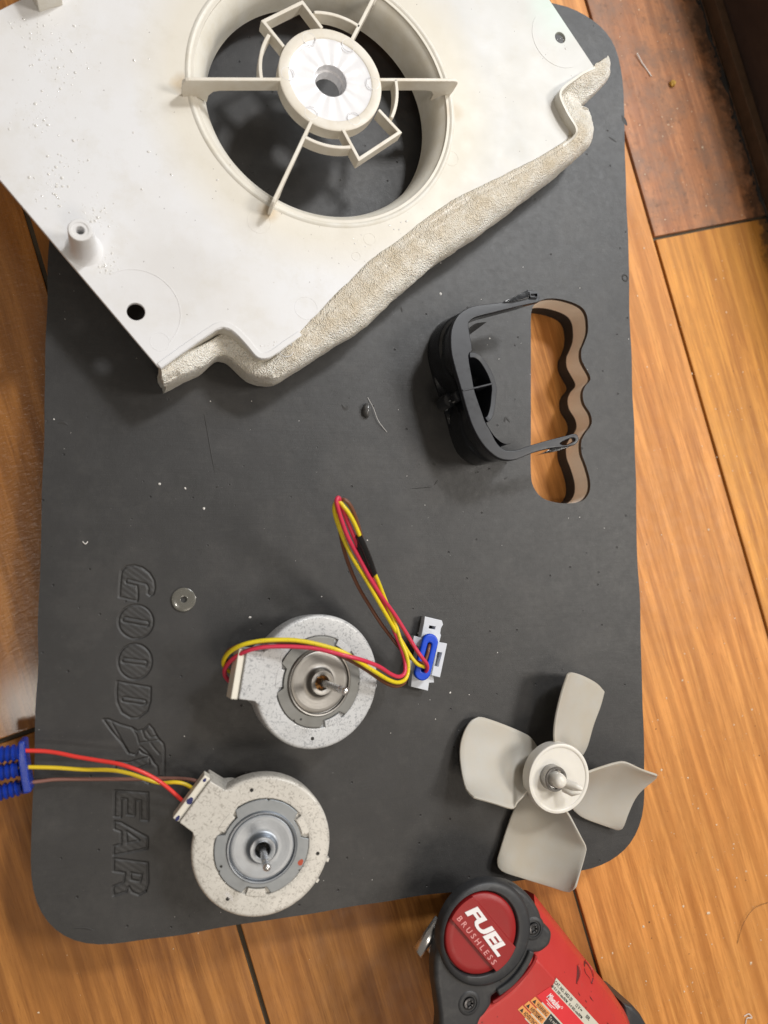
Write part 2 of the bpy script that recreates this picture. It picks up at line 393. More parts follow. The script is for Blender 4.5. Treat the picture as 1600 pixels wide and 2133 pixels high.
WOODS = [wood('tile_orange_wood', (.80, .365, .075), (.64, .265, .050), (.33, .115, .020), 1),
         wood('tile_warm_wood', (.80, .36, .100), (.66, .27, .068), (.36, .13, .028), 2, off=(13, 5, 2)),
         wood('tile_brown_wood', (.54, .235, .058), (.44, .18, .040), (.22, .078, .016), 3, off=(31, 2, 7)),
         wood('tile_soiled_wood', (.58, .265, .125), (.48, .205, .085), (.28, .11, .05), 4, dirty=.85, off=(41, 22, 3), edge=EDGE),
         wood('tile_orange_wood_dark_edge', (.80, .365, .075), (.64, .265, .050), (.33, .115, .020), 5, off=(3, 8, 1), edge=EDGE),
         wood('tile_wet_brown_wood', (.52, .225, .056), (.43, .17, .038), (.22, .078, .016), 6, off=(31, 2, 7), gloss=True)]
M_GROUT = simple('grout', (.10, .082, .055), .9, bump=.8, bsc=18, var=.5)
M_BOARD = NT('dark_board'); n = M_BOARD
c = n.mix(n.ramp(n.noise(.5, n.map((1, .3, 1)), detail=7, rough=.7), [(.35, 0.0), (.7, 1.0)]), (.020, .0115, .010), (.045, .026, .020))
c = n.mix(n.math('MULTIPLY', n.ramp(n.vor(2.4), [(.05, 1.0), (.14, 0.0)]), .5), c, (.006, .004, .004))
M_BOARD = n.out(c, .6, n.bump(n.noise(5, detail=6), .4, .05))
M_SKIRT = simple('brown_painted_trim', (.085, .046, .024), .55, bump=.4, bsc=5, var=.6)
M_GRIME = simple('black_grime', (.012, .010, .009), .75, bump=.8, bsc=8, var=.6)
# motor
def stone(name, base, fleck, amt):
    n = NT(name)
    v = n.noise(3.4, n.map((1, 1.7, 1)), detail=2, rough=.6, dist=1.7)
    v2 = n.noise(4.2, n.map((1.8, 1, 1), loc=(4, 4, 4)), detail=2, dist=1.7)
    c = n.mix(n.ramp(v, [(.57, 0.0), (.64, amt)]), base, fleck)
    c = n.mix(n.ramp(v2, [(.59, 0.0), (.66, amt)]), c, tuple(x * .75 for x in fleck))
    c = n.mix(n.math('MULTIPLY', n.ramp(n.noise(.8, detail=5), [(.4, 0.0), (.7, 1.0)]), .2), c, tuple(x * .8 for x in base))
    return n.out(c, .38, n.bump(n.noise(12, detail=3), .08, .02), coat_weight=.2)
M_STONE = stone('speckled_grey_moulding', (.53, .535, .54), (.26, .27, .285), .75)
M_STONE2 = stone('speckled_cream_moulding', (.60, .575, .525), (.33, .305, .27), .75)
def metal(name, col, rough, cyl=True):
    n = NT(name); c = n.mix(n.noise(1.6, detail=6), tuple(x * .82 for x in col), col)
    sep = n.n('ShaderNodeVectorMath'); sep.operation = 'LENGTH'; n.l(n.map((1, 1, 0)), sep.inputs[0])
    q = n.noise(1.0, None, detail=0)
    t = n.n('ShaderNodeTexNoise'); t.noise_dimensions = '1D'; n.l(sep.outputs['Value'], t.inputs['W']); t.inputs['Scale'].default_value = 22; t.inputs['Detail'].default_value = 3
    nm = n.bump(t.outputs['Fac'], .22 if cyl else .05, .02); nm = n.bump(n.noise(10, detail=4), .10, .02, nm)
    return n.out(c, n.math('ADD', rough, n.math('MULTIPLY', n.noise(3, detail=5), .14)), nm, metallic=1.0)
M_STEEL = metal('galvanised_steel', (.40, .43, .47), .38)
M_PLATEMET = metal('galvanised_ring', (.33, .355, .38), .44, False)
M_STEEL2 = metal('warm_steel', (.30, .285, .265), .36)
M_RING2 = metal('warm_steel_ring', (.23, .23, .22), .46, False)
M_SHAFT = metal('polished_shaft', (.74, .74, .75), .2, False)
M_COLLAR = metal('nickel_collar', (.36, .35, .34), .22, False)
M_SCREW = metal('black_steel', (.09, .09, .095), .25, False)
M_DARK = simple('dark_hole', (.008, .007, .006), .6)
M_BRONZE = simple('oily_bronze', (.20, .10, .035), .3, 1.0)
M_CREAM = simple('cream_connector', (.76, .72, .63), .4, bump=.1)
M_INK = simple('blue_ink', (.01, .015, .12), .5)
M_REDINK = simple('red_ink', (.45, .06, .02), .5)
M_NYLON = simple('milky_nylon', (.70, .73, .79), .32, transmission_weight=.08, subsurface_weight=.2, subsurface_radius=(.002, .002, .002))
M_BLUE = simple('blue_silicone', (.004, .065, .62), .36, bump=.1)
M_BLUE2 = simple('blue_plastic', (.006, .032, .30), .28, bump=.1)
def wirem(name, col, dots=None):
    n = NT(name); c = n.mix(n.noise(2), tuple(x * .85 for x in col), col)
    if dots:
        d = n.ramp(n.noise(16, detail=1), [(.66, 0.0), (.69, 1.0)]); c = n.mix(n.math('MULTIPLY', d, .7), c, dots)
    return n.out(c, .38, coat_weight=.1)
W_RED = wirem('pinkish_red_wire', (.66, .035, .085)); W_RED2 = wirem('bright_red_wire', (.78, .045, .035))
W_YEL = wirem('yellow_wire', (.80, .63, .015), (.25, .2, .01)); W_YEL2 = wirem('golden_wire', (.78, .56, .02)); W_BRN = wirem('brown_wire', (.16, .058, .028)); W_BRN2 = wirem('faded_brown_wire', (.24, .11, .085))
M_SLEEVE = simple('black_sleeve', (.008, .008, .009), .25, bump=.2)
n = NT('black_glossy_plastic')
sm = n.ramp(n.noise(1.4, detail=7, rough=.7), [(.45, 0.0), (.75, 1.0)])
M_BLACK = n.out(n.mix(sm, (.010, .011, .013), (.020, .022, .026)), n.math('ADD', .10, n.math('MULTIPLY', sm, .2)), n.bump(n.noise(16, detail=3), .06, .02), specular_ior_level=.6)
n = NT('dusty_black_plastic'); sm = n.ramp(n.noise(2.2, detail=7, rough=.7), [(.45, 0.0), (.75, 1.0)])
M_BLACK2 = n.out(n.mix(sm, (.017, .019, .025), (.011, .012, .016)), n.math('ADD', .42, n.math('MULTIPLY', sm, -.12)), n.bump(n.noise(16, detail=3), .06, .02), specular_ior_level=.5)
n = NT('translucent_fan_plastic'); c = n.mix(n.ramp(n.noise(.5, detail=4), [(.3, 0.0), (.7, 1.0)]), (.60, .545, .45), (.62, .60, .55))
M_FAN = n.out(c, n.math('ADD', .40, n.math('MULTIPLY', n.noise(2, detail=5), .12)), n.bump(n.noise(2.0, detail=4), .06, .05), transmission_weight=.3, subsurface_weight=.35, subsurface_radius=(.006, .005, .004), specular_ior_level=.4)
M_HUB = simple('ivory_plastic', (.74, .71, .65), .34, var=.05, subsurface_weight=.15, subsurface_radius=(.003, .003, .002))
M_RED = simple('red_plastic', (.29, .009, .010), .45, bump=.25, bsc=24); 
n = NT('scuffed_red_plastic'); sc1 = n.ramp(n.noise(2.0, n.map((1, .5, 1)), detail=8, rough=.75), [(.56, 0.0), (.75, 1.0)])
c = n.mix(n.noise(1.0, detail=4), (.44, .026, .024), (.52, .040, .035)); c = n.mix(n.math('MULTIPLY', sc1, .4), c, (.25, .05, .035))
c = n.mix(n.math('MULTIPLY', n.ramp(n.vor(1.6), [(.04, 1.0), (.09, 0.0)]), .8), c, (.04, .008, .006))
M_RED2 = n.out(c, n.math('ADD', .36, n.math('MULTIPLY', sc1, .2)), n.bump(n.noise(26, detail=2), .25, .02))
n = NT('grey_rubber_overmould'); sc1 = n.ramp(n.noise(1.6, detail=8, rough=.7), [(.5, 0.0), (.75, 1.0)])
M_RUB = n.out(n.mix(sc1, (.028, .029, .032), (.055, .055, .055)), .48, n.bump(n.noise(30, detail=2), .3, .02))
M_VENT = simple('vent_shadow_red', (.11, .008, .008), .6)
M_WHITE = simple('white_print', (.82, .80, .80), .5, var=.06)
M_PINK = simple('moulded_pink_print', (.75, .33, .32), .5, var=.1)
M_LABEL = simple('label_paper', (.62, .59, .50), .45, var=.1); M_LBLK = simple('label_black', (.02, .02, .02), .5); M_LRED = simple('label_red', (.72, .03, .04), .4); M_LORG = simple('label_orange', (.80, .34, .10), .4)
M_WASH = simple('clear_grey_washer', (.27, .26, .225), .2, transmission_weight=.55, coat_weight=.4)
n = NT('water'); M_WATER = n.out((.70, .69, .67), .04, coat_weight=.5)
M_CRUMB = simple('pale_crumbs', (.72, .58, .42), .7, bump=.4); M_LINT = simple('white_lint', (.75, .73, .70), .7); M_DARKBIT = simple('dark_bits', (.015, .012, .012), .6); M_YELBIT = simple('yellow_crumb', (.55, .33, .06), .6, bump=.6)
M_CLEARBIT = simple('wet_grey_blob', (.10, .10, .10), .12, coat_weight=1.0, bump=.6, bsc=4)

# ------------------------------------------------------------------ floor of wood-look tiles
fl = MB(); fl.box((10, 4, -.75), (150, 150, 1.0))
floor = fl.build('floor', M_GROUT, smooth=0); floor['kind'] = 'structure'
ang = R(-74.07); dv = Vector((math.cos(ang), math.sin(ang), 0)); nv = Vector((-math.sin(ang), math.cos(ang), 0))   # nv points to +x
def floor_tile(c0, c1, s0, s1, mt):
    g = .11; P = [nv * (c + (g if c == c0 else -g)) + dv * (s_ + (g if s_ == s0 else -g)) for c, s_ in ((c0, s0), (c1, s0), (c1, s1), (c0, s1))]
    b = MB(); b.extr([(p.x, p.y) for p in P][::-1], [], -.9, 0.0, .06, res=1)
    return b.build('floor_tile', mt, floor, smooth=50)
sx = W(1370, 495, 0).dot(dv)
s2 = W(30, 1535, 0).dot(dv)
for c0, c1, cuts, ms in ((-57.1, -38.4, (-60, 5, 70), (1, 2)), (-38.4, -19.6, (-60, -14, 70), (2, 1)), (-19.6, -.85, (-75, s2, 70), (5, 2)), (-.85, 17.8, (-75, -38, 70), (0, 2)),
                         (17.8, 36.62, (-75, -55, 70), (3, 1)), (36.62, 55.3, (-75, sx, 70), (3, 4)), (55.3, 74, (-70, 10, 70), (0, 1))):
    for i in range(2): floor_tile(c0, c1, cuts[i], cuts[i + 1], WOODS[ms[i]])

# dark board with trim standing at the right
f0 = W(1450, 0, 0); f1 = W(1588, 443, 0); bd = (f1 - f0).normalized(); bn = Vector((-bd.y, bd.x, 0))
if bn.x < 0: bn = -bn
f0 = f0 - bd * 22; f1 = f1 + bd * 20
def wallbox(off0, off1, z0, z1, b):
    P = [f0 + bn * off0, f1 + bn * off0, f1 + bn * off1, f0 + bn * off1]
    b.extr([(p.x, p.y) for p in P], [], z0, z1, .08, res=1)
rt = root('dark_cabinet', tuple((f0 + f1) / 2), 'dark brown cabinet base with a grimy trim strip along the floor', 'cabinet')
b = MB(); wallbox(1.25, 12, .0, 9.5, b); b.build('front_panel', M_BOARD, rt)
b = MB(); wallbox(0.5, 1.23, .02, 1.0, b); b.build('base_trim', M_SKIRT, rt)
b = MB(); gpts = []
for k in range(260):
    t = k / 259; q = f0.lerp(f1, t) + bn * (.30 + .18 * mnoise.noise(Vector((t * 22, 3, 1)))); wd = .03 + .42 * max(0, .18 + mnoise.noise(Vector((t * 34, 1, 5))) + .5 * mnoise.noise(Vector((t * 120, 1, 5))))
    gpts.append((q, wd))
L_ = [q - bn * w_ for q, w_ in gpts]; R2 = [q + bn * min(w_ * .6, .2) for q, w_ in gpts]
b.loft([[Vector((a.x, a.y, .012)) for a in L_], [Vector((a.x, a.y, .10)) for a in [(l * .5 + r * .5) for l, r in zip(L_, R2)]], [Vector((a.x, a.y, .012)) for a in R2]], closed=False)
rg_ = random.Random(5)
for _ in range(900):
    t = rg_.random(); cl_ = .5 + .5 * mnoise.noise(Vector((t * 18, 7, 2)))
    q = f0.lerp(f1, t) + bn * min(.48, (.40 - abs(rg_.gauss(0, .42)) * cl_)); r_ = (.015 + .11 * rg_.random() ** 4)
    a0 = rg_.random() * 6; k_ = 7; pp = [q + Vector((math.cos(a0 + i * 6.283 / k_) * r_ * (.6 + .8 * rg_.random()), math.sin(a0 + i * 6.283 / k_) * r_ * (.8 + 1.6 * rg_.random()), .006)) for i in range(k_)]
    b.add(pp + [q + Vector((0, 0, .02 + r_ * .3))], [(i, (i + 1) % k_, k_) for i in range(k_)])
g = b.build('caked_grime', M_GRIME); g['kind'] = 'stuff'; g['label'] = 'black caked grime along the foot of the dark board'; g['category'] = 'grime'

# ------------------------------------------------------------------ kneeling mat
mo = []
mx0, mx1, my0, my1 = -4.85, 27.95, -17.05, 34.6
matout = [(-4.35, my0 + .2), (mx1, my0)]
cr = 3.1
pts = [(-5.15, -17.0), (27.25, -17.15), (28.1, 34.0), (-4.4, 34.0)]
mo = round_poly(pts, [4.2, 4.4, 4.6, 4.6], 12)
def wobble(poly, amp=.05, f=.5):
    out = []
    n_ = len(poly)
    dense = []
    for i in range(n_):
        a = Vector(poly[i]); c_ = Vector(poly[(i + 1) % n_]); k = max(1, int((c_ - a).length / .5))
        for j in range(k): dense.append(a.lerp(c_, j / k))
    for p in dense:
        q = mnoise.noise(Vector((p.x * f, p.y * f, 2))); q2 = mnoise.noise(Vector((p.x * f, p.y * f, 9))); out.append((p.x + q * amp, p.y + q2 * amp, 0))
    return out
mo = wobble(mo, .10, .35)
hole_px = [(1106, 700), (1106, 800), (1106, 900), (1106, 985), (1112, 1015), (1130, 1037), (1160, 1047), (1190, 1048), (1215, 1042), (1228, 1024), (1229, 1000), (1221, 970), (1212, 945),
           (1211, 920), (1219, 903), (1230, 888), (1233, 876), (1229, 860), (1217, 840), (1214, 820), (1219, 805), (1229, 793), (1229, 783), (1221, 768), (1212, 750), (1211, 730), (1217, 715), (1224, 695),
           (1225, 675), (1222, 655), (1212, 640), (1190, 629), (1160, 622), (1135, 623), (1116, 632), (1108, 645), (1106, 665)]
hole = [tuple(p) for p in smooth_line(WL(hole_px), 4, True)]
lt = dict(
 G=[(195, 265), (200, 180), (208, 110), (235, 85), (280, 78), (330, 90), (375, 125), (400, 170), (405, 215), (395, 250), (378, 258), (362, 245), (368, 215), (355, 190), (240, 160), (232, 175), (238, 185), (300, 198), (305, 240), (302, 290)],
 D=[(182, 765), (380, 800), (378, 880), (360, 940), (310, 980), (260, 980), (210, 950), (182, 890), (178, 830)],
 Y=[(172, 1240), (250, 1245), (372, 1212), (372, 1255), (300, 1285), (372, 1325), (372, 1370), (255, 1310), (172, 1300)],
 E=[(168, 1412), (365, 1425), (365, 1590), (322, 1585), (322, 1470), (285, 1468), (285, 1560), (240, 1555), (240, 1462), (205, 1460), (205, 1570), (165, 1565)],
 A=[(165, 1595), (205, 1602), (362, 1690), (362, 1755), (160, 1795), (162, 1740), (205, 1730), (205, 1655), (165, 1640)],
 RR=[(162, 1815), (362, 1840), (365, 1960), (350, 2010), (310, 2030), (270, 2015), (250, 1980), (235, 2012), (160, 2035), (158, 1980), (220, 1955), (228, 1900), (160, 1890)])
def ell(cx, cy, rx, ry): return [(cx + rx * math.cos(a * math.pi / 20), cy + ry * math.sin(a * math.pi / 20)) for a in range(40)]
def slot(x0, y0, x1, y1, r): return [(p[0], p[1]) for p in stadium((x0, y0), (x1, y1), r)]
foot = [(100, 990), (130, 990), (200, 1020), (270, 1040), (300, 1060), (340, 1050), (370, 1022), (395, 1050), (415, 1090), (430, 1110), (455, 1135), (462, 1170), (460, 1330), (425, 1330), (420, 1270), (390, 1240), (375, 1210), (330, 1190), (310, 1170), (290, 1200), (250, 1190), (210, 1130), (150, 1060)]
inner = [(slot(228, 400, 355, 424, 14)), slot(224, 641, 345, 657, 13), slot(222, 872, 340, 890, 13), [(235, 1652), (312, 1708), (240, 1722)], [(262, 1900), (262, 1940), (318, 1952), (328, 1912)]]
outl = [(p, 1) for p in (lt['G'], ell(292, 412, 103, 100), ell(287, 648, 100, 105), lt['D'], foot, lt['Y'], lt['E'], lt['A'], lt['RR'])]
extra = [[(270, 1040), (300, 1090), (312, 1135)], [(330, 1058), (345, 1100), (362, 1112)], [(312, 1130), (380, 1120), (430, 1112)], [(380, 1130), (400, 1160), (432, 1195)], [(355, 1060), (380, 1095), (415, 1090)], [(150, 1010), (250, 1190)], [(320, 1150), (360, 1185), (400, 1240)]]
def tw(pl): return np.array([[*W(*crop([p], 2.842, 180, 1150)[0][:2])[:2]] for p in pl])
PO = [tw(p) for p, _ in outl]; PI_ = [tw(p) for p in inner]; PE = [tw(p) for p in extra]
allp = np.concatenate(PO); gx0, gy0 = allp.min(0) - .4; gx1, gy1 = allp.max(0) + .4
st = .036; nx = int((gx1 - gx0) / st); ny = int((gy1 - gy0) / st)
xs = np.linspace(gx0, gx1, nx); ys = np.linspace(gy0, gy1, ny); XX, YY = np.meshgrid(xs, ys)
def segd(poly, closed=True):
    d = np.full(XX.shape, 9.0); k = len(poly)
    for i in range(k if closed else k - 1):
        a = poly[i]; b_ = poly[(i + 1) % k]; ab = b_ - a; L2 = max(1e-9, ab @ ab)
        t = np.clip(((XX - a[0]) * ab[0] + (YY - a[1]) * ab[1]) / L2, 0, 1)
        d = np.minimum(d, np.hypot(XX - a[0] - t * ab[0], YY - a[1] - t * ab[1]))
    return d
def inside(poly):
    r_ = np.zeros(XX.shape, bool); k = len(poly)
    for i in range(k):
        a = poly[i]; b_ = poly[i - 1]
        cnd = ((a[1] > YY) != (b_[1] > YY)) & (XX < (b_[0] - a[0]) * (YY - a[1]) / (b_[1] - a[1] + 1e-12) + a[0])
        r_ ^= cnd
    return r_
dist = np.full(XX.shape, 9.0); fill = np.zeros(XX.shape, bool)
for i_, p in enumerate(PO):
    dist = np.minimum(dist, segd(p))
    if i_ != 4: fill |= inside(p)
for p in PI_: dist = np.minimum(dist, segd(p)); fill &= ~inside(p)
dl = np.full(XX.shape, 9.0)
for p in PE: dl = np.minimum(dl, segd(p, False))
hatch = np.sin((XX * .62 + YY * .78) * 2 * np.pi / .22) * .5 + .5
HH = -.060 * np.exp(-(dist / .036) ** 2) - .04 * np.exp(-(dl / .033) ** 2) - fill * (.003 + .012 * hatch)
HH[0, :] = HH[-1, :] = 0; HH[:, 0] = HH[:, -1] = 0
rt = root('kneeling_mat', (11.5, 8, 0), 'thick dark grey foam kneeling mat with a wavy cut-out handle hole', 'mat')
L1z, L2z = 1.05, 2.42
b = MB(); b.extr(mo, [hole], 0.0, L1z, .05); b.build('lower_layer', M_MATLOW, rt, smooth=50)
moi = [(p[0] * .998 + .02, p[1] * .998, 0) for p in mo]
b = MB(); b.extr(moi, [hole], L1z, L2z, 0); b.build('core_layer', M_CORE, rt, smooth=50)
b = MB(); b.extr(mo, [hole, [(gx0, gy0), (gx1, gy0), (gx1, gy1), (gx0, gy1)]], L2z, T, 0)
skin = b.build('top_layer', M_MAT, rt, smooth=50)
b = MB(); v = [(XX[j, i], YY[j, i], T + HH[j, i]) for j in range(ny) for i in range(nx)]
b.add(v, [(j * nx + i, j * nx + i + 1, (j + 1) * nx + i + 1, (j + 1) * nx + i) for j in range(ny - 1) for i in range(nx - 1)])
o = b.build('embossed_lettering', M_MAT, rt, smooth=180, weld=False, fixn=False); o['label'] = 'debossed hatched capital lettering with a winged foot between D and Y'
# cuts and scratches in the mat surface
def sliver(b, pts, wd, z):
    P = smooth_line(WL(pts, z), 6); k = len(P); L_ = []; Q = []
    for i, p in enumerate(P):
        t = (P[min(i + 1, k - 1)] - P[max(i - 1, 0)]).normalized(); s_ = Vector((-t.y, t.x, 0)) * wd * (math.sin(math.pi * i / (k - 1)) * .9 + .1) * .5
        L_.append(p + s_); Q.append(p - s_)
    mid = [(a + c_) / 2 + Vector((0, 0, .012)) for a, c_ in zip(L_, Q)]
    b.loft([L_, mid, Q], closed=False)
b = MB()
for pts, wd in (([(425, 862), (433, 905), (441, 950), (447, 985)], .05), ([(152, 1934), (175, 1933), (196, 1938)], .10), ([(855, 1018), (880, 1016), (900, 1014)], .05), ([(905, 1010), (912, 1000)], .09), ([(1295, 240), (1306, 262)], .3), ([(1268, 285), (1284, 296)], .12),
                ([(1062, 880), (1054, 870), (1050, 880)], .16), ([(120, 882), (132, 880), (142, 886)], .14), ([(955, 955), (962, 962)], .10), ([(990, 985), (998, 983)], .10), ([(1050, 998), (1058, 993)], .12), ([(900, 965), (908, 970)], .12), ([(836, 640), (838, 650)], .14), ([(712, 842), (720, 850), (726, 846)], .28), ([(450, 1015), (456, 1012)], .12)):
    sliver(b, pts, wd, T + .004)
o = b.build('surface_nicks', M_MATD, rt, smooth=0, fixn=False); o['kind'] = 'stuff'
b = MB(); b.tube([p + Vector((0, 0, .01)) for p in circle(W(1302, 579), .19, 20)] + [p for p in [Vector(circle(W(1302, 579), .19, 20)[0]) + Vector((0, 0, .01))]], .035, 6) if False else None
cc = W(1302, 579); b.lathe([(.13, .002), (.16, .03), (.21, .03), (.24, .002)], 24, tuple(cc)); b.build('pressed_ring', M_MATD, rt)
# ------------------------------------------------------------------ fan shroud plate
ZP = T + 3.0
RC = Vector((8.33, 23.6, ZP))
plate = root('fan_shroud', tuple(RC), 'large yellowed white plastic fan shroud with a round spoked opening and foam edging', 'shroud')
low = [(1240, 142), (1222, 150), (1200, 163), (1186, 172), (1175, 180), (1169, 189), (1168, 201), (1174, 220), (1185, 242), (1197, 261), (1202, 273), (1198, 286), (1186, 297), (1160, 316), (1120, 340), (1060, 372), (1000, 405), (925, 450), (850, 508), (800, 545),
       (740, 602), (700, 640), (660, 676), (630, 700), (600, 720), (580, 735), (562, 746), (545, 748), (532, 742), (515, 722), (497, 702), (482, 689), (466, 683), (452, 687), (420, 708), (380, 736), (336, 768)]
outer = [p for p in WL(low, ZP)] + [W(328, 763, ZP), Vector((-6.3, 17.05, ZP)), Vector((-10.23, 21.73, ZP)), Vector((13.55, 41.03, ZP))]
outer = [(p.x, p.y) for p in outer]
c1 = W(283, 649, ZP); c2 = W(1167, 78, ZP)
b = MB(); b.extr(outer, [circle(RC, 6.45, 96), circle(c1, .40, 28), circle(c2, .32, 28)], ZP - .22, ZP, .035)
# raised rim round the screw recesses (thin mould lines)
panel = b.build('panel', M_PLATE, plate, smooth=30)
b = MB()
for (px_, r_) in (((638, 642), .55), ((333, 712), .42), ((540, 462), .55), ((596, 728), .35), ((742, 534), .22), ((770, 498), .3), ((940, 330), .4)):
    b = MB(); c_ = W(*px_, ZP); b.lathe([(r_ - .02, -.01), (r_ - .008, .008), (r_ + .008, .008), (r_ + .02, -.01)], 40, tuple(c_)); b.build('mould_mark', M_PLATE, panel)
for c_, r_, a0, a1 in ((c1, 1.95, -40, 128), (c2, 1.75, 150, 300)):
    pts = [(c_.x + r_ * math.cos(R(a)), c_.y + r_ * math.sin(R(a)), ZP - .005) for a in range(a0, a1, 6)]
    b = MB(); b.tube(pts, .022, 6); b.build('mould_mark', M_PLATE, panel)
# bell mouth and throat
prof = [(6.95, -.05), (6.84, .03), (6.76, .06), (6.69, .055), (6.62, .01), (6.45, -.10), (6.25, -.27), (6.08, -.48), (5.95, -.78), (5.87, -1.15), (5.80, -2.0), (5.95, -2.0), (6.02, -1.1), (6.2, -.6), (6.6, -.25)]
b = MB(); b.lathe(prof, 160, tuple(RC)); b.build('bell_mouth', M_TAN2, plate, smooth=50)
# hub
ZH = ZP + 1.2
hc = W(690, 165, ZH); hc = Vector((hc.x, hc.y, 0))
def at_h(z): return (hc.x, hc.y, z)
b = MB(); b.lathe([(2.05, ZH - .06), (2.12, ZH), (2.5, ZH), (2.56, ZH - .05), (2.56, ZH - .75), (2.35, ZH - .78), (2.05, ZH - .4)], 96, at_h(0)); hub = b.build('hub', M_TAN, plate, smooth=50)
b = MB(); b.lathe([(2.06, ZH - .05), (1.95, ZH - .085), (1.4, ZH - .11), (.86, ZH - .10), (.80, ZH - .13), (.78, ZH - .5), (.70, ZH - .52), (.66, ZH - 1.0), (.9, ZH - 1.0), (1.0, ZH - .4), (2.06, ZH - .4)], 96, at_h(0)); b.build('hub_dish', M_DISH, hub, smooth=50)
for a in (5, 65, 120, 183, 242, 302):
    q = (hc.x + 2.12 * math.cos(R(a)), hc.y + 2.12 * math.sin(R(a)), 0)
    zz = ZH + .002; b = MB(); b.lathe([(.305, zz - .02), (.312, zz + .006), (.325, zz + .006), (.335, zz - .02)], 28, (q[0], q[1], 0)); b.build('ejector_mark', M_DISH, hub)
def pol(r, a, z=0): return Vector((hc.x + r * math.cos(R(a)), hc.y + r * math.sin(R(a)), z))
def angpx(u, v): p = W(u, v, ZH) - Vector((hc.x, hc.y, ZH)); return math.degrees(math.atan2(p.y, p.x)), p.length
# spokes
for (u, v, ue, ve) in ((584, 161, 380, 164), (797, 162, 957, 166), (649, 252, 560, 440), (736, 77, 790, -28)):
    a, r_ = angpx(ue, ve); a0, r0 = angpx(u, v); rm = min(r_, 7.25)
    ca, sa = math.cos(R(a)), math.sin(R(a)); m = Matrix.Translation((hc.x, hc.y, 0)) @ Matrix.Rotation(R(a), 4, 'Z')
    # side profile in x (radius) and z
    prof = [(2.5, ZH - .78), (5.3, ZH - .78), (5.62, ZH - .86), (5.82, ZH - 1.15), (5.86, ZP - .5), (6.05, ZP - .3), (6.45, ZP + .02), (rm - .03, ZP - .02), (rm, ZP + .3)] + \
           [(rm - .28 + .28 * math.cos(R(t)), ZH - .28 + .28 * math.sin(R(t))) for t in (0, 30, 60, 90)] + [(2.5, ZH)]
    wd = .17
    v = [(x, -wd / 2, z) for x, z in prof] + [(x, wd / 2, z) for x, z in prof]; k = len(prof)
    f = [tuple(range(k)), tuple(range(2 * k - 1, k - 1, -1))] + [(i, (i + 1) % k, k + (i + 1) % k, k + i) for i in range(k)]
    b = MB(); b.add(v, f, m); b.build('spoke', M_TAN, plate, smooth=0, bevel=.035)
# arcs and frames of the motor cradle
def arc(r_, a0, a1): return [pol(r_, a0 + (a1 - a0) * i / 16) for i in range(17)]
def fr(pts): return [W(u, v, ZH) for u, v in pts]
boxA = fr([(591, 96), (549, 44), (630, 4), (671, 58)]); boxB = fr([(714, 268), (748, 331), (833, 275), (789, 228)])
aL = angpx(384, 162)[0] % 360; aR = angpx(957, 165)[0]; aD = angpx(562, 438)[0] % 360; aU = angpx(785, -10)[0]
aA0 = angpx(559, 70)[0] % 360; aA1 = angpx(655, 26)[0] % 360; aB0 = angpx(730, 303)[0] % 360; aB1 = angpx(818, 246)[0] % 360
for pts in (boxA, boxB):
    b = MB(); b.ribbon(pts, .17, ZH - .72, ZH); b.build('cradle_frame', M_TAN, plate, smooth=0, bevel=.03)
for r_, a0, a1 in ((3.42, aA0, aL), (3.35, aU, aA1), (3.38, aD, aB0), (3.36, aB1 - 360, aR)):
    b = MB(); b.ribbon(arc(r_, a0, a1), .17, ZH - .7, ZH); b.build('cradle_arc', M_TAN, plate, smooth=40, bevel=.03)
# screw boss and bracket boss
bt = W(167, 479, ZP + 1.95)
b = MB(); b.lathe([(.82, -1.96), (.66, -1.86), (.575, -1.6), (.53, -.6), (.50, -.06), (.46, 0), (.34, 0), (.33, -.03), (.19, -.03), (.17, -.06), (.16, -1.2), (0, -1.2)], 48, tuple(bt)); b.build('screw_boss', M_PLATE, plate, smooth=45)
q0 = W(84, 21, ZP); q1 = W(126, 8, ZP); dq = (q1 - q0).normalized(); nq = Vector((-dq.y, dq.x, 0)); P = [q0, q1, q1 + nq * 2.2, q0 + nq * 2.2]
b = MB(); b.ribbon([P[3], P[0], P[1], P[2]], .16, ZP - .02, ZP + 1.1); b.build('clip_boss', M_TAN2, plate, smooth=0, bevel=.03)
# lip and skirt along the foam side
lipz = []
rim = [(1240, 140, .02), (1215, 152, .10), (1195, 166, .22), (1180, 177, .42), (1170, 188, .55), (1168, 201, .60), (1176, 221, .60), (1187, 242, .60), (1199, 261, .55), (1202, 274, .45), (1196, 285, .3), (1182, 297, .14), (1155, 316, .02)]
P = [W(u, v, ZP + h) for u, v, h in rim]; P = smooth_line(P, 4)
b = MB(); b.ribbon(P, .13, ZP - .9, [p.z for p in P]); b.build('raised_lip', M_TAN2, plate, smooth=50)
lp = smooth_line(WL(low, ZP), 2)
def offs(pts, d):
    out = []
    for i, p in enumerate(pts):
        t = (pts[min(i + 1, len(pts) - 1)] - pts[max(0, i - 1)]).normalized(); out.append(p + Vector((-t.y, t.x, 0)) * d)
    return out
inn = offs(lp, -.10) if (offs(lp, -.1)[40] - RC).length < (lp[40] - RC).length else offs(lp, .10)
sg = 1 if (offs(lp, .1)[40] - RC).length > (lp[40] - RC).length else -1     # + is outwards
b = MB(); b.ribbon(inn, .14, ZP - 1.5, ZP - .10); b.build('skirt', M_TAN2, plate, smooth=50)
P = offs(lp, -.16 * sg)[46:]
b = MB(); b.ribbon(P, .26, ZP - .02, ZP + .045); b.build('edge_bead', M_PLATE, plate, smooth=50, bevel=.02)
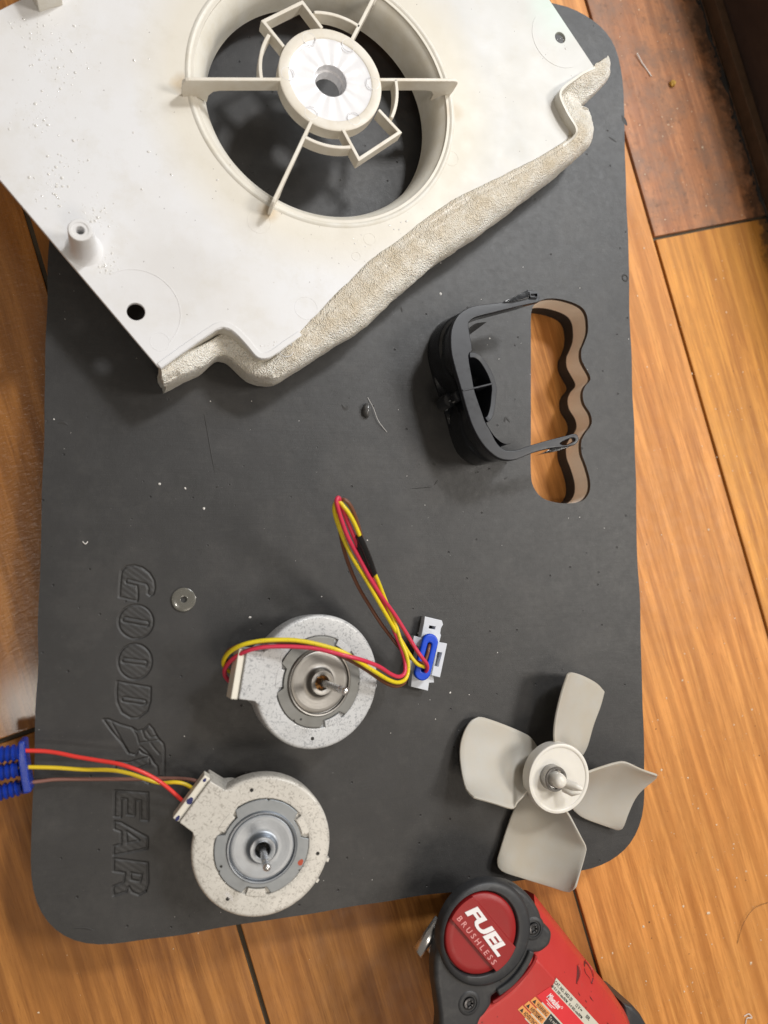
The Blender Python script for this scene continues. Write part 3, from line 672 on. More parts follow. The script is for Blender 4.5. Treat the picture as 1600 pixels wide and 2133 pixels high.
# foam strip
fo = [(1262, 128, ), (1266, 148), (1262, 172), (1235, 199), (1210, 220), (1208, 229), (1218, 240), (1225, 258), (1228, 290), (1221, 311), (1200, 331), (1150, 373), (1100, 411), (1050, 450), (1000, 487), (950, 520), (900, 556), (850, 600), (800, 641),
      (760, 682), (700, 718), (650, 750), (600, 783), (575, 794), (550, 792), (520, 780), (495, 759), (478, 744), (465, 740), (450, 743), (420, 768), (382, 787), (345, 806)]
ZO = ZP - 1.1
foi = [(1236, 139, 0), (1224, 147, .0), (1208, 156, 0), (1190, 170, -.1), (1178, 190, -.5), (1180, 203, -.5), (1186, 221, -.3), (1192, 240, -.15), (1201, 262, .10), (1199, 284, .12), (1184, 298, .12), (1130, 333, .12), (1070, 366, .1), (1010, 399, .12), (955, 430, .12), (900, 468, .12), (850, 507, .12),
       (803, 542, .14), (756, 585, .12), (712, 628, .10), (672, 664, .08), (634, 696, .05), (604, 722, -.05), (582, 742, -.2), (560, 757, -.45), (541, 758, -.6), (524, 744, -.8), (505, 722, -.9), (483, 706, -.95), (462, 703, -.9), (430, 722, -.6), (382, 745, -.35), (334, 772, -.15)]
# the two lines have the same number of stations
NF = 420
def par(pts, n):      # parametric in station index so that both lines stay paired
    s_ = smooth_line(pts, 16); return [s_[min(len(s_) - 1, int(round(i * (len(s_) - 1) / (n - 1))))].copy() if False else s_[0] for i in range(0)] or s_
O_ = smooth_line(WL(fo, ZO), 14); I_ = smooth_line([W(u, v, ZP + h) for u, v, h in foi], 14)
assert len(O_) == len(I_)
rings = []
K = 44
for i, (a, c_) in enumerate(zip(I_, O_)):
    zi = a.z; out = Vector((c_.x - a.x, c_.y - a.y, 0)); L = out.length
    keys = [(-.34, zi - .30), (0.0, zi - .02), (.18, zi + .02), (.5, zi - .06), (.78, zi - .32 if zi > ZP - .3 else zi - .15), (.95, min(zi - .3, ZO + .45)), (1.0, ZO), (.98, ZO - .7), (.86, T + .25), (.6, T + .06), (.2, T + .06), (-.34, T + .5)]
    ring = smooth_line([Vector((a.x + out.x * t, a.y + out.y * t, z)) for t, z in keys], 4, True)
    rg = []
    for j, p in enumerate(ring):
        d = (p - Vector((a.x + out.x * .5, a.y + out.y * .5, ZO))).normalized()
        am = mnoise.noise(p * 3.6) * .035 + mnoise.noise(p * 1.1) * .09 + mnoise.noise(p * 9) * .022
        if i > 3 and i < len(I_) - 4 and j < 4: am *= .4
        rg.append(p + d * am)
    rings.append(rg)
for e, sgn in ((0, -1), (-1, 1)):       # torn ends
    t = (O_[1] - O_[0]).normalized() if e == 0 else (O_[-2] - O_[-1]).normalized()
    for j in range(len(rings[e])): rings[e][j] = rings[e][j] - t * (.18 * mnoise.noise(rings[e][j] * 3))
b = MB(); b.loft(rings, caps=True); b.build('foam_strip', M_FOAM, plate, smooth=80)
# water droplets on the plate
b = MB(); rnd = random.Random(3)
def drop(p, r_):
    v = []; f = []; n1 = 8; e = 1 + rnd.random() * .4; an = rnd.random() * 3
    for j in range(4):
        t = R(90) * j / 4
        for i in range(n1):
            a = 2 * math.pi * i / n1; x = r_ * math.cos(t) * math.cos(a) * e; y = r_ * math.cos(t) * math.sin(a)
            v.append((p.x + x * math.cos(an) - y * math.sin(an), p.y + x * math.sin(an) + y * math.cos(an), p.z + r_ * .55 * math.sin(t) - .004))
    v.append((p.x, p.y, p.z + r_ * .55))
    for j in range(3):
        for i in range(n1): f.append((j * n1 + i, j * n1 + (i + 1) % n1, (j + 1) * n1 + (i + 1) % n1, (j + 1) * n1 + i))
    for i in range(n1): f.append((3 * n1 + i, 3 * n1 + (i + 1) % n1, 4 * n1))
    b.add(v, f)
cl = [((85, 80), 60, 20), ((120, 130), 60, 34), ((70, 240), 40, 26), ((150, 330), 40, 12), ((115, 380), 45, 40), ((200, 440), 40, 30), ((215, 545), 26, 26), ((40, 60), 40, 8), ((700, 480), 110, 26), ((820, 455), 60, 16), ((480, 300), 200, 12), ((1160, 95), 30, 8), ((250, 250), 150, 14), ((560, 730), 25, 8)]
for (cx_, cy_), sp, k in cl:
    for _ in range(k * 2):
        u = rnd.gauss(cx_, sp * .6); v_ = rnd.gauss(cy_, sp * .6); p = W(u, v_, ZP)
        if (p - RC).length < 7.1 or v_ > 375 + 1.17 * u - 12 or u < 2 or (p - Vector((bt.x, bt.y, ZP))).length < .9: continue
        drop(p, .018 + rnd.random() ** 4 * .05)
o = b.build('water_droplets', M_WATER, plate, smooth=80); o['kind'] = 'stuff'

# ------------------------------------------------------------------ motors
def motor(px_top, ztop, axis, spin, shaft_len, label, stone_m, steel, ringm, tilt_spin=0):
    ax = Vector(axis).normalized(); q = Vector((0, 0, 1)).rotation_difference(ax).to_matrix().to_4x4() @ Matrix.Rotation(R(spin), 4, 'Z')
    top = W(px_top[0], px_top[1], ztop); base = top - ax * 2.6
    m = root('fan_motor', tuple(base), label, 'motor', 'round refrigerator fan motors', q)
    H = 2.6
    body = [(0, 0), (1.9, .0), (2.1, .1), (2.55, .25), (2.75, .5), (2.92, 1.3), (3.0, 1.42), (3.08, 1.55), (3.13, 2.2), (3.13, 2.46), (3.10, 2.54), (3.03, 2.59), (2.95, 2.6), (2.22, 2.6), (2.16, 2.56), (2.14, 2.46), (0, 2.46)]
    b = MB(); b.lathe(body, 128)
    # connector shoulder, points along -x... local angle 0 = +x
    pl = [(2.1, -1.5), (2.62, -1.36), (2.95, -1.12), (3.72, -1.08), (3.76, -1.04), (3.76, 1.04), (3.72, 1.08), (3.0, 1.12), (2.65, 1.4), (2.1, 1.75), (1.9, 0)]
    b.extr(pl, [], .75, 2.61, .05)
    for a in (23 - 143, 263 - 143, 0):          # pads in the gaps of the retaining ring
        pp = [((1.86 if k < 7 else 2.19) * math.cos(R(a + (-12 + 4 * k if k < 7 else 12 - 4 * (k - 7)))), (1.86 if k < 7 else 2.19) * math.sin(R(a + (-12 + 4 * k if k < 7 else 12 - 4 * (k - 7))))) for k in range(14)]
        b.extr(pp, [], 2.4, 2.63, .03)
    for a, z_ in ((180 + 8, 2.0), (180 + 26, 2.0)):
        b.box((3.2, 0, z_), (.3, .16, .3), Matrix.Rotation(R(a - 8), 4, 'Z'))
    bo = b.build('body', stone_m, m, 'local', 40)
    for a in (92, 205, 318):
        b = MB(); b.lathe([(0, 2.606), (.085, 2.606), (.09, 2.595)], 14, (2.62 * math.cos(R(a)), 2.62 * math.sin(R(a)), 0)); b.build('pin_hole', M_DARK, bo, 'local')
    # retaining ring: three wide lobes
    out = []
    for i in range(180):
        a = i * 2; d = min(abs((a - g + 180) % 360 - 180) for g in (0, 120, 240)); t = min(1, max(0, (d - 15) / 2.5)); r_ = 1.80 + (2.13 - 1.80) * t
        for nt in (62, 182, 300):
            if abs(a - nt) < 2: r_ -= .07
        out.append((r_ * math.cos(R(a)), r_ * math.sin(R(a))))
    b = MB(); b.extr(out, [circle((0, 0), 1.5, 96)], 2.5, 2.64, .03); rg = b.build('retaining_ring', ringm, m, 'local', 40)
    b = MB(); b.lathe([(1.62, 2.60), (1.60, 2.70), (1.56, 2.735), (1.50, 2.72), (1.475, 2.60), (1.44, 2.58), (1.425, 2.64), (1.36, 2.665), (1.2, 2.66), (.9, 2.63), (.74, 2.63), (.66, 2.68), (.615, 2.80), (.60, 2.95), (.56, 3.0), (.44, 3.0), (.36, 2.97), (.335, 2.9), (.32, 2.5), (.20, 2.45), (0, 2.45)], 128)
    b.build('end_cap', steel, m, 'local', 40)
    b = MB(); b.lathe([(0, 2.52), (.31, 2.52), (.318, 2.62)], 32); b.build('bearing', M_BRONZE if steel is M_STEEL2 else M_DARK, m, 'local')
    z1 = 2.6 + shaft_len
    b = MB(); b.lathe([(.0, 2.4), (.165, 2.4), (.165, z1 - .62), (.13, z1 - .58), (.13, z1 - .46), (.165, z1 - .42), (.175, z1 - .15), (.15, z1 - .06), (.10, z1 - .01), (0, z1)], 32); b.build('shaft', M_SHAFT, m, 'local', 50)
    b = MB(); b.box((3.93, 0, 2.1), (.32, 2.24, .72)); cn = b.build('connector', M_CREAM, m, 'local', 0, bevel=.04)
    return m, cn, rg, bo, q, base
m1, cn1, rg1, bo1, q1_, base1 = motor((665, 1420), T + 2.75, (.20, -.02, 1), 170, 2.95, 'grey speckled fan motor beneath its own looping wires with a milky plug', M_STONE, M_STEEL2, M_RING2)
m2, cn2, rg2, bo2, q2_, base2 = motor((546, 1764), T + 2.62, (-.05, -.03, 1), 142, 2.35, 'cream speckled fan motor with an orange dot, wired to the blue seal', M_STONE2, M_STEEL, M_PLATEMET)
def ldot(name, mt, par_, x, y, z, r_, e=1.0, space='local'):
    b = MB(); pl = [(x + r_ * math.cos(t) * (1 + .15 * math.sin(3 * t)), y + r_ * e * math.sin(t), 0) for t in [2 * math.pi * i / 18 for i in range(18)]]
    b.extr(pl, [], z, z + .008, 0); return b.build(name, mt, par_, space, 0)
p = rootm(m2).inverted() @ W(626, 1795, T + 2.66); ldot('paint_dot', M_REDINK, m2, p.x, p.y, 2.642, .115, 1.3)
p = rootm(m2).inverted() @ W(461, 1807, T + 2.66); ldot('paint_dot', M_DARK, m2, p.x, p.y, 2.642, .06)
p = rootm(m1).inverted() @ W(622, 1496, T + 2.66); ldot('paint_dot', M_DARK, m1, p.x, p.y, 2.642, .05)
ldot('ink_dot', M_INK, cn2, 3.93, .12, 2.462, .13, 1.3); ldot('ink_dot', M_INK, cn2, 3.95, -.95, 2.462, .07, 1.3); ldot('ink_dot', M_INK, cn2, 3.91, 1.0, 2.462, .08, 1.6)
# scrawled white marking on the cream motor
b = MB()
def stroke(b, pts, wd, mtx):
    P = [Vector((x, y, 0)) for x, y in pts]; b.ribbon(P, wd, 0, .006, m=mtx)
pm = rootm(m2).inverted() @ W(470, 1866, T + 2.66); pe = rootm(m2).inverted() @ W(488, 1879, T + 2.66); d_ = (pe - pm); an = math.atan2(d_.y, d_.x)
mt_ = Matrix.Translation((pm.x, pm.y, 2.602)) @ Matrix.Rotation(an, 4, 'Z')
for st_ in ([(0, .12), (.03, -.05), (.09, .10)], [(.10, .12), (.14, -.06), (.19, .08), (.15, .02)], [(.2, .11), (.22, -.07), (.28, .09), (.3, -.06)], [(.32, .1), (.36, -.05), (.42, .08), (.4, .0), (.46, -.08)]):
    stroke(b, st_, .03, mt_)
b.build('scrawled_mark', M_WHITE, bo2, 'local', 0)

# ------------------------------------------------------------------ wires of motor 1
def wire(name, mt, par_, pts, r_=.10, n=7):
    P = smooth_line([W(u, v, z) for u, v, z in pts], n); b = MB(); b.tube(P, r_, 12); return b.build(name, mt, par_, 'world', 80)
def c5(pts): return crop(pts, 3.019, 430, 1020)
zt = T
yel = c5([(190, 1140, zt + 1.9), (150, 1145, zt + 1.9), (112, 1110, zt + 2.3), (112, 1065, zt + 2.8), (150, 1018, zt + 3.3), (230, 975, zt + 3.7), (350, 950, zt + 3.9), (500, 944, zt + 4.0), (620, 955, zt + 4.1), (750, 985, zt + 4.2), (860, 1022, zt + 4.3), (950, 1075, zt + 4.1), (1060, 1145, zt + 3.6), (1150, 1198, zt + 3.0), (1210, 1212, zt + 2.5), (1255, 1185, zt + 2.2), (1270, 1120, zt + 2.1), (1258, 1040, zt + 2.1), (1222, 950, zt + 2.1), (1190, 850, zt + 2.1), (1160, 780, zt + 2.2), (1120, 680, zt + 2.6), (1085, 590, zt + 3.1), (1055, 520, zt + 3.5),
          (1010, 410, zt + 4.1), (962, 285, zt + 4.6), (925, 200, zt + 4.9), (890, 140, zt + 5.1), (862, 105, zt + 5.2), (835, 75, zt + 5.2), (812, 85, zt + 5.1), (805, 130, zt + 4.9), (822, 200, zt + 4.6), (862, 310, zt + 4.2), (920, 430, zt + 3.8), (1000, 560, zt + 3.3), (1080, 700, zt + 2.8), (1150, 820, zt + 2.3), (1220, 940, zt + 1.9), (1280, 1040, zt + 1.7), (1325, 1095, zt + 1.6), (1360, 1110, zt + 1.45), (1378, 1118, zt + 1.1)])
wire('yellow_wire', W_YEL, m1, yel)
red = c5([(175, 1222, zt + 1.7), (145, 1205, zt + 1.8), (118, 1170, zt + 2.1), (118, 1125, zt + 2.5), (160, 1070, zt + 3.0), (240, 1020, zt + 3.45), (330, 994, zt + 3.7), (420, 986, zt + 3.8), (550, 987, zt + 3.95), (680, 998, zt + 4.1), (800, 1025, zt + 4.3), (900, 1050, zt + 4.35), (1000, 1078, zt + 4.0), (1090, 1115, zt + 3.4), (1160, 1160, zt + 2.8), (1212, 1176, zt + 2.4), (1247, 1150, zt + 2.2), (1248, 1080, zt + 2.0), (1225, 1000, zt + 2.0), (1190, 910, zt + 2.0), (1160, 830, zt + 2.0), (1125, 740, zt + 2.2), (1080, 640, zt + 2.6), (1020, 520, zt + 3.2), (975, 420, zt + 3.8), (930, 300, zt + 4.4), (880, 180, zt + 4.8), (848, 95, zt + 5.1), (832, 52, zt + 5.3), (818, 70, zt + 5.35), (828, 120, zt + 5.2), (852, 200, zt + 4.9), (890, 300, zt + 4.5), (960, 430, zt + 3.9), (1030, 560, zt + 3.4), (1100, 670, zt + 2.9), (1180, 780, zt + 2.4), (1250, 890, zt + 2.1), (1310, 990, zt + 1.9), (1355, 1055, zt + 1.8), (1385, 1095, zt + 1.65), (1388, 1130, zt + 1.35), (1370, 1156, zt + 1.0)])
wire('red_wire', W_RED, m1, red)
brn = c5([(190, 1105, zt + 1.8), (140, 1080, zt + 2.2), (118, 1052, zt + 2.6), (150, 1005, zt + 3.0), (240, 972, zt + 3.4), (350, 958, zt + 3.6), (500, 962, zt + 3.7), (650, 985, zt + 3.85), (800, 1030, zt + 4.0), (900, 1072, zt + 3.9), (1000, 1130, zt + 3.5), (1080, 1185, zt + 3.0), (1150, 1226, zt + 2.6), (1205, 1234, zt + 2.2), (1250, 1205, zt + 1.8), (1262, 1130, zt + 1.7), (1245, 1040, zt + 1.7), (1210, 950, zt + 1.7), (1165, 850, zt + 1.8), (1120, 760, zt + 2.0), (1070, 640, zt + 2.4), (1030, 520, zt + 3.0), (1000, 400, zt + 3.8), (968, 275, zt + 4.5), (940, 180, zt + 4.9), (905, 100, zt + 5.2), (868, 64, zt + 5.3), (838, 75, zt + 5.1), (828, 130, zt + 4.8), (838, 240, zt + 4.2), (858, 350, zt + 3.7), (895, 470, zt + 3.2), (950, 600, zt + 2.7), (1020, 720, zt + 2.2), (1090, 830, zt + 1.9), (1160, 925, zt + 1.6), (1220, 1000, zt + 1.5), (1280, 1055, zt + 1.5), (1335, 1085, zt + 1.4), (1365, 1090, zt + 1.3), (1385, 1050, zt + 1.25), (1398, 1000, zt + 1.2), (1405, 960, zt + .9)])
wire('brown_wire', W_BRN, m1, brn, .092)
b = MB()
sl = smooth_line([W(u, v, z) for u, v, z in c5([(955, 288, zt + 4.55), (985, 350, zt + 4.3), (1015, 420, zt + 3.98), (1050, 520, zt + 3.45), (1058, 535, zt + 3.4)])], 6)
b.tube(sl, .165, 14)
sl = smooth_line([W(u, v, z) for u, v, z in c5([(942, 300, zt + 4.3), (965, 370, zt + 4.05), (1000, 450, zt + 3.7), (1030, 515, zt + 3.35)])], 6)
b.tube(sl, .17, 14)
b.build('black_sleeve', M_SLEEVE, m1)
# milky white connector with blue seal on the end of motor 1's wires
def cc_(pts): return crop(pts, 10.157, 840, 1250)
def prism(pxs, z0, z1, holes=(), bev=.02, name=None, mt=None, par_=None, refz=None, smooth=40, rad=0):
    rz = refz if refz is not None else z1
    P = [(p.x, p.y) for p in WL(pxs, rz)]
    if rad: P = round_poly(P, rad)
    Hs = [[(p.x, p.y) for p in WL(h, rz)] for h in holes]
    b = MB(); b.extr(P, Hs, z0, z1, bev)
    return b.build(name, mt, par_, 'world', smooth) if name else b
plug = prism(cc_([(460, 345), (820, 430), (845, 515), (800, 600), (785, 700), (800, 745), (770, 880), (640, 1600), (655, 1745), (550, 1750), (525, 1920), (165, 1830), (200, 1500), (380, 790), (440, 480)]), T + .02, T + .55, [cc_([(555, 535), (685, 560), (672, 622), (540, 598)])], .03, 'plug_housing', M_NYLON, m1)
for pl, hs, z1 in ((cc_([(230, 755), (390, 795), (350, 985), (190, 945)]), (), .7), (cc_([(120, 1250), (290, 1285), (240, 1505), (95, 1460)]), (), .7),
                   (cc_([(740, 885), (930, 920), (780, 1635), (600, 1590)]), (cc_([(725, 1095), (825, 1110), (745, 1410), (655, 1392)]),), .85)):
    prism(pl, T + .3, T + z1, hs, .02, 'plug_wing', M_NYLON, plug)
b = MB(); P = WL(cc_([(420, 1530), (575, 900)]), T + 1.0); b.extr(stadium(P[0], P[1], .43), [], T + .5, T + .96, .03); b.build('plug_core', M_NYLON, plug, smooth=40)
P = WL(cc_([(415, 1520), (572, 895)]), T + 1.2)
b = MB(); b.extr(stadium(P[0], P[1], .445, 14), [stadium(P[0].lerp(P[1], .08), P[1].lerp(P[0], .08), .11, 10)], T + .93, T + 1.24, .10, res=4); b.build('blue_seal', M_BLUE, plug, smooth=60)
b = MB(); b.extr(stadium(P[0].lerp(P[1], .05), P[1].lerp(P[0], .05), .2), [], T + .9, T + .97, 0); b.build('seal_floor', M_BLUE2, plug)

# ------------------------------------------------------------------ wires of motor 2
def c6(pts): return crop(pts, 3.478, 0, 1500)
wire('red_wire', W_RED2, m2, c6([(1350, 605, T + 1.5), (1310, 575, T + 1.55), (1240, 510, T + 1.7), (1150, 440, T + 1.9), (1050, 385, T + 1.95), (950, 345, T + 1.9), (850, 315, T + 1.75), (700, 290, T + 1.5), (550, 265, T + 1.3), (430, 240, T + 1.15), (320, 225, T + 1.05), (180, 221, T + 1.0), (120, 222, T + 1.0)]), .092)
wire('yellow_wire', W_YEL2, m2, c6([(1420, 505, T + 1.5), (1390, 490, T + 1.55), (1330, 460, T + 1.6), (1260, 450, T + 1.55), (1160, 455, T + 1.35), (1050, 425, T + 1.3), (950, 390, T + 1.2), (850, 368, T + 1.1), (750, 360, T + 1.0), (600, 358, T + .9), (400, 345, T + .85), (190, 341, T + .8), (110, 345, T + .8)]), .09)
wire('brown_wire', W_BRN2, m2, c6([(1450, 458, T + 1.4), (1400, 435, T + 1.35), (1300, 424, T + 1.1), (1150, 422, T + .8), (1000, 427, T + .55), (850, 428, T + .4), (700, 428, T + .35), (550, 428, T + .35), (400, 430, T + .4), (300, 442, T + .45), (210, 455, T + .5), (140, 475, T + .5)]), .085)
# blue three way seal at the left edge
fl_ = WL(c6([(130, 155), (180, 150), (190, 280), (215, 440), (232, 520), (170, 538), (150, 430), (132, 300)]), T + 1.1)
b = MB(); b.extr(round_poly([(p.x, p.y) for p in fl_], .12), [], T + .1, T + 1.15, .06); seal = b.build('blue_seal', M_BLUE2, m2, smooth=50)
for (ua, va), (ub, vb), z in (((140, 232), (-75, 262), T + 1.0), ((138, 352), (-75, 395), T + .85), ((165, 480), (-60, 540), T + .6)):
    A_ = W(*c6([(ua, va)])[0], z); B_ = W(*c6([(ub, vb)])[0], z - .15); dd = (B_ - A_); L = dd.length; b = MB()
    mm = Matrix.Translation(A_) @ dd.to_track_quat('Z', 'Y').to_matrix().to_4x4()
    prof = [(0, 0), (.33, 0)]
    for k in range(4): z0 = .1 + k * .24; prof += [(.29, z0), (.29, z0 + .06), (.36, z0 + .10), (.36, z0 + .15), (.29, z0 + .2)]
    prof += [(.27, 1.1), (.25, 1.15), (.25, L - .2), (.30, L - .1), (.30, L), (0, L)]
    b.lathe(prof, 28, m=mm); b.build('ribbed_barrel', M_BLUE2, seal, smooth=50)

# ------------------------------------------------------------------ nylon washer
wc = W(383, 1249, T + .12); ws = root('washer', (wc.x, wc.y, T), 'small flat translucent grey washer lying beside the lettering on the mat', 'washer')
b = MB(); b.lathe([(.15, .0), (.15, .10), (.24, .13), (.52, .12), (.575, .08), (.58, .02), (.56, .0)], 48, (wc.x, wc.y, T + .005)); b.build('washer_disc', M_WASH, ws, smooth=45)
# ------------------------------------------------------------------ black motor bracket
def c4(pts): return crop(pts, 3.721, 850, 580)
ZB = T + 3.0
bc = W(960, 800, ZB)
br = root('motor_bracket', (bc.x, bc.y, T), 'glossy black plastic bracket with one long arm over the mat handle hole', 'bracket')
top_out = [(1018, 168), (1010, 108), (925, 88), (915, 118), (740, 180), (600, 200), (500, 215), (420, 255), (370, 310), (338, 390), (330, 470), (335, 560), (350, 640), (375, 730), (410, 850), (440, 960), (480, 1090), (510, 1165), (550, 1240), (610, 1320), (690, 1385), (770, 1410), (850, 1400), (960, 1355), (1100, 1318),
           (1240, 1303), (1300, 1285), (1326, 1245), (1312, 1212), (1285, 1202), (1240, 1215), (1100, 1250), (960, 1290), (850, 1328), (770, 1333), (720, 1308), (680, 1260), (640, 1180), (600, 1110), (575, 1040), (520, 880), (500, 780), (470, 600), (498, 560), (492, 500), (475, 400), (470, 350), (490, 320), (540, 295), (700, 255), (860, 215), (1000, 185)]
top_out = [tuple(p) for p in smooth_line(WL(c4(top_out), ZB), 3, True)]
sl_ = [tuple(p) for p in smooth_line(WL(c4([(1180, 1278), (1240, 1245), (1285, 1235), (1295, 1250), (1280, 1268), (1220, 1292)]), ZB), 3, True)]
b = MB(); b.extr(top_out, [sl_], ZB - .34, ZB, .05); b.build('top_flange', M_BLACK2, br, smooth=40)
# body wall below the flange, stepped out to a foot
wl_o = smooth_line(WL(c4([(600, 205), (500, 218), (425, 258), (375, 312), (343, 390), (336, 470), (341, 560), (356, 640), (381, 730), (416, 850), (446, 960), (486, 1090), (515, 1165), (555, 1238), (614, 1315), (692, 1378), (770, 1402), (850, 1392), (930, 1365)]), ZB), 4)
def off2(pts, d):
    return [p + Vector((-t.y, t.x, 0)) * d for p, t in zip(pts, [(pts[min(i + 1, len(pts) - 1)] - pts[max(i - 1, 0)]).normalized() for i in range(len(pts))])]
sgn = 1 if off2(wl_o, 1)[40].x < wl_o[40].x else -1     # outward = towards -x
k_ = len(wl_o)
def lev(d, z):
    return [Vector((p.x, p.y, z)) for p in off2(wl_o, d * sgn)]
base_l = smooth_line(WL(c4([(470, 240), (370, 285), (250, 345), (185, 440), (158, 560), (170, 660), (205, 790), (245, 910), (285, 1030), (318, 1150), (350, 1265), (400, 1365), (480, 1428), (560, 1447), (700, 1415), (800, 1385)]), T + .15), 6)
base_l = resample(base_l, k_)
prof = [(-.02, ZB - .15, 0), (-.05, ZB - .5, 0), (-.10, T + 1.7, 0), (-.10, T + 1.55, .1), (-.06, T + 1.45, .35), (-.03, T + 1.3, .6), (-.04, T + .5, .9), (-.03, T + .25, .97), (.05, T + .2, 1.0), (.05, T + .05, 1.0), (-.05, T + .01, 1.0)]
rings = []
for d, z, t in prof:
    a = lev(d, z); rings.append([Vector((p.x * (1 - t) + (q.x) * t, p.y * (1 - t) + q.y * t, z)) for p, q in zip(a, base_l)])
dent = []
for ri, rg_ in enumerate(rings):
    out = []
    for i, p in enumerate(rg_):
        t = i / k_; dn = math.exp(-((t - .50) / .075) ** 2) * (.35 if ri > 1 and ri < 8 else 0)
        out.append(p + Vector((1, .35, 0)) * dn)
    dent.append(out)
inner_ = [[Vector((p.x, p.y, z)) for p in off2(wl_o, -.85 * sgn)] for z in (T + .3, ZB - .18)]
b = MB(); b.loft(dent + inner_, closed=False); b.build('side_wall', M_BLACK, br, smooth=50, fixn=False)
for (u0, v0, u1, v1, r_, z0, z1) in ((400, 905, 0, 0, .30, T + .9, ZB - .5), (330, 940, 0, 0, .40, T + .9, T + 1.9)):
    c_ = W(*c4([(u0, v0)])[0], z1); b = MB(); b.lathe([(r_ * 1.05, z0 - z1), (r_, -.12), (r_ * .85, -.02), (r_ * .4, 0), (0, 0)], 32, tuple(c_)); b.build('barrel', M_BLACK, br, smooth=50)
# half round cup on the inner side
cup = smooth_line([W(u, v, z) for u, v, z in c4([(478, 592, ZB), (520, 595, ZB), (565, 625, ZB - .05), (610, 690, ZB - .08), (645, 760, ZB - .1), (668, 840, ZB - .12), (664, 920, ZB - .12), (655, 1000, ZB - .1), (635, 1070, ZB - .06), (610, 1095, ZB)])], 6)
b = MB(); b.ribbon(cup, .28, T + .6, [p.z for p in cup]); b.build('cup_rim', M_BLACK2, br, smooth=50, bevel=.03)
cf = [(p.x, p.y) for p in cup] + [(p.x, p.y) for p in WL(c4([(560, 1000), (500, 850), (480, 700)]), ZB)]
b = MB(); b.extr(cf, [], T + .7, T + .85, 0); b.build('cup_floor', M_BLACK, br, smooth=0)
b = MB(); b.ribbon(WL(c4([(422, 868), (530, 846), (655, 815)]), ZB), .09, T + .9, ZB + .04); b.build('rib', M_BLACK2, br, smooth=0, bevel=.015)
b = MB(); P = [W(u, v, ZB) for u, v in c4([(500, 300), (600, 262), (700, 240), (880, 205), (1000, 165)])]; b.ribbon(P, .10, [ZB - 1.0, ZB - 1.1, ZB - 1.0, ZB - .6, ZB - .5], ZB - .1); b.build('arm_web', M_BLACK, br, smooth=0)
b = MB(); P = [W(u, v, ZB) for u, v in c4([(690, 210), (820, 178), (940, 150)])]; b.ribbon(P, .12, [ZB - .9, ZB - 1.0, ZB - 1.0], ZB - .05); b.build('arm_web', M_BLACK, br, smooth=0)
b = MB(); P = [W(u, v, ZB) for u, v in c4([(780, 1370), (900, 1345), (1000, 1312), (1120, 1275)])]; b.ribbon(P, .10, [ZB - 1.0, ZB - .7, ZB - .4, ZB - .3], ZB - .1); b.build('arm_web', M_BLACK, br, smooth=0)
prism(c4([(745, 178), (920, 92), (948, 112), (935, 150), (820, 178)]), ZB - .15, ZB + .12, (), .02, 'latch_hook', M_BLACK, br)
prism(c4([(940, 100), (1000, 98), (1018, 120), (1008, 148), (950, 145)]), ZB - .1, ZB + .14, [c4([(950, 118), (1002, 116), (1003, 142), (955, 142)])], .0, 'latch_loop', M_BLACK2, br)
prism(c4([(1028, 1362), (1130, 1310), (1170, 1298), (1235, 1288), (1245, 1310), (1150, 1338)]), ZB - .7, ZB - .12, (), .02, 'latch_hook', M_BLACK, br)
# ------------------------------------------------------------------ fan
def c7(pts): return crop(pts, 3.404, 930, 1370)
ZF = T + 2.45
fc = W(1166, 1622, ZF)
fan = root('fan_blade_wheel', (fc.x, fc.y, T), 'milky translucent four-blade plastic fan overlapping the lower right corner of the mat', 'fan')
zh, zl = T + 2.05, T + .35
BL = {
 'up': ([(770, 640), (762, 540), (775, 420), (815, 250), (860, 120)], [(965, 690), (1000, 620), (1040, 480), (1092, 340), (1118, 240)], [(860, 120), (905, 108), (1000, 135), (1085, 185), (1118, 240)]),
 'left': ([(600, 900), (545, 985), (500, 1030), (470, 1074), (350, 1040), (250, 1010), (195, 992)], [(660, 660), (600, 570), (540, 530), (400, 470), (270, 425), (225, 420)], [(195, 992), (150, 945), (130, 850), (120, 680), (140, 550), (180, 455), (225, 420)]),
 'low': ([(840, 1075), (880, 1130), (960, 1280), (992, 1345), (985, 1400), (950, 1520), (915, 1625)], [(570, 930), (480, 1070), (430, 1200), (385, 1340), (362, 1420)], [(915, 1625), (885, 1672), (780, 1650), (600, 1600), (430, 1540), (372, 1490), (362, 1420)]),
 'right': ([(1000, 810), (1100, 775), (1200, 745), (1270, 740), (1380, 790), (1490, 832)], [(880, 1060), (960, 1130), (1100, 1185), (1200, 1216)], [(1490, 832), (1502, 858), (1400, 980), (1330, 1110), (1285, 1190), (1250, 1222), (1200, 1216)])}
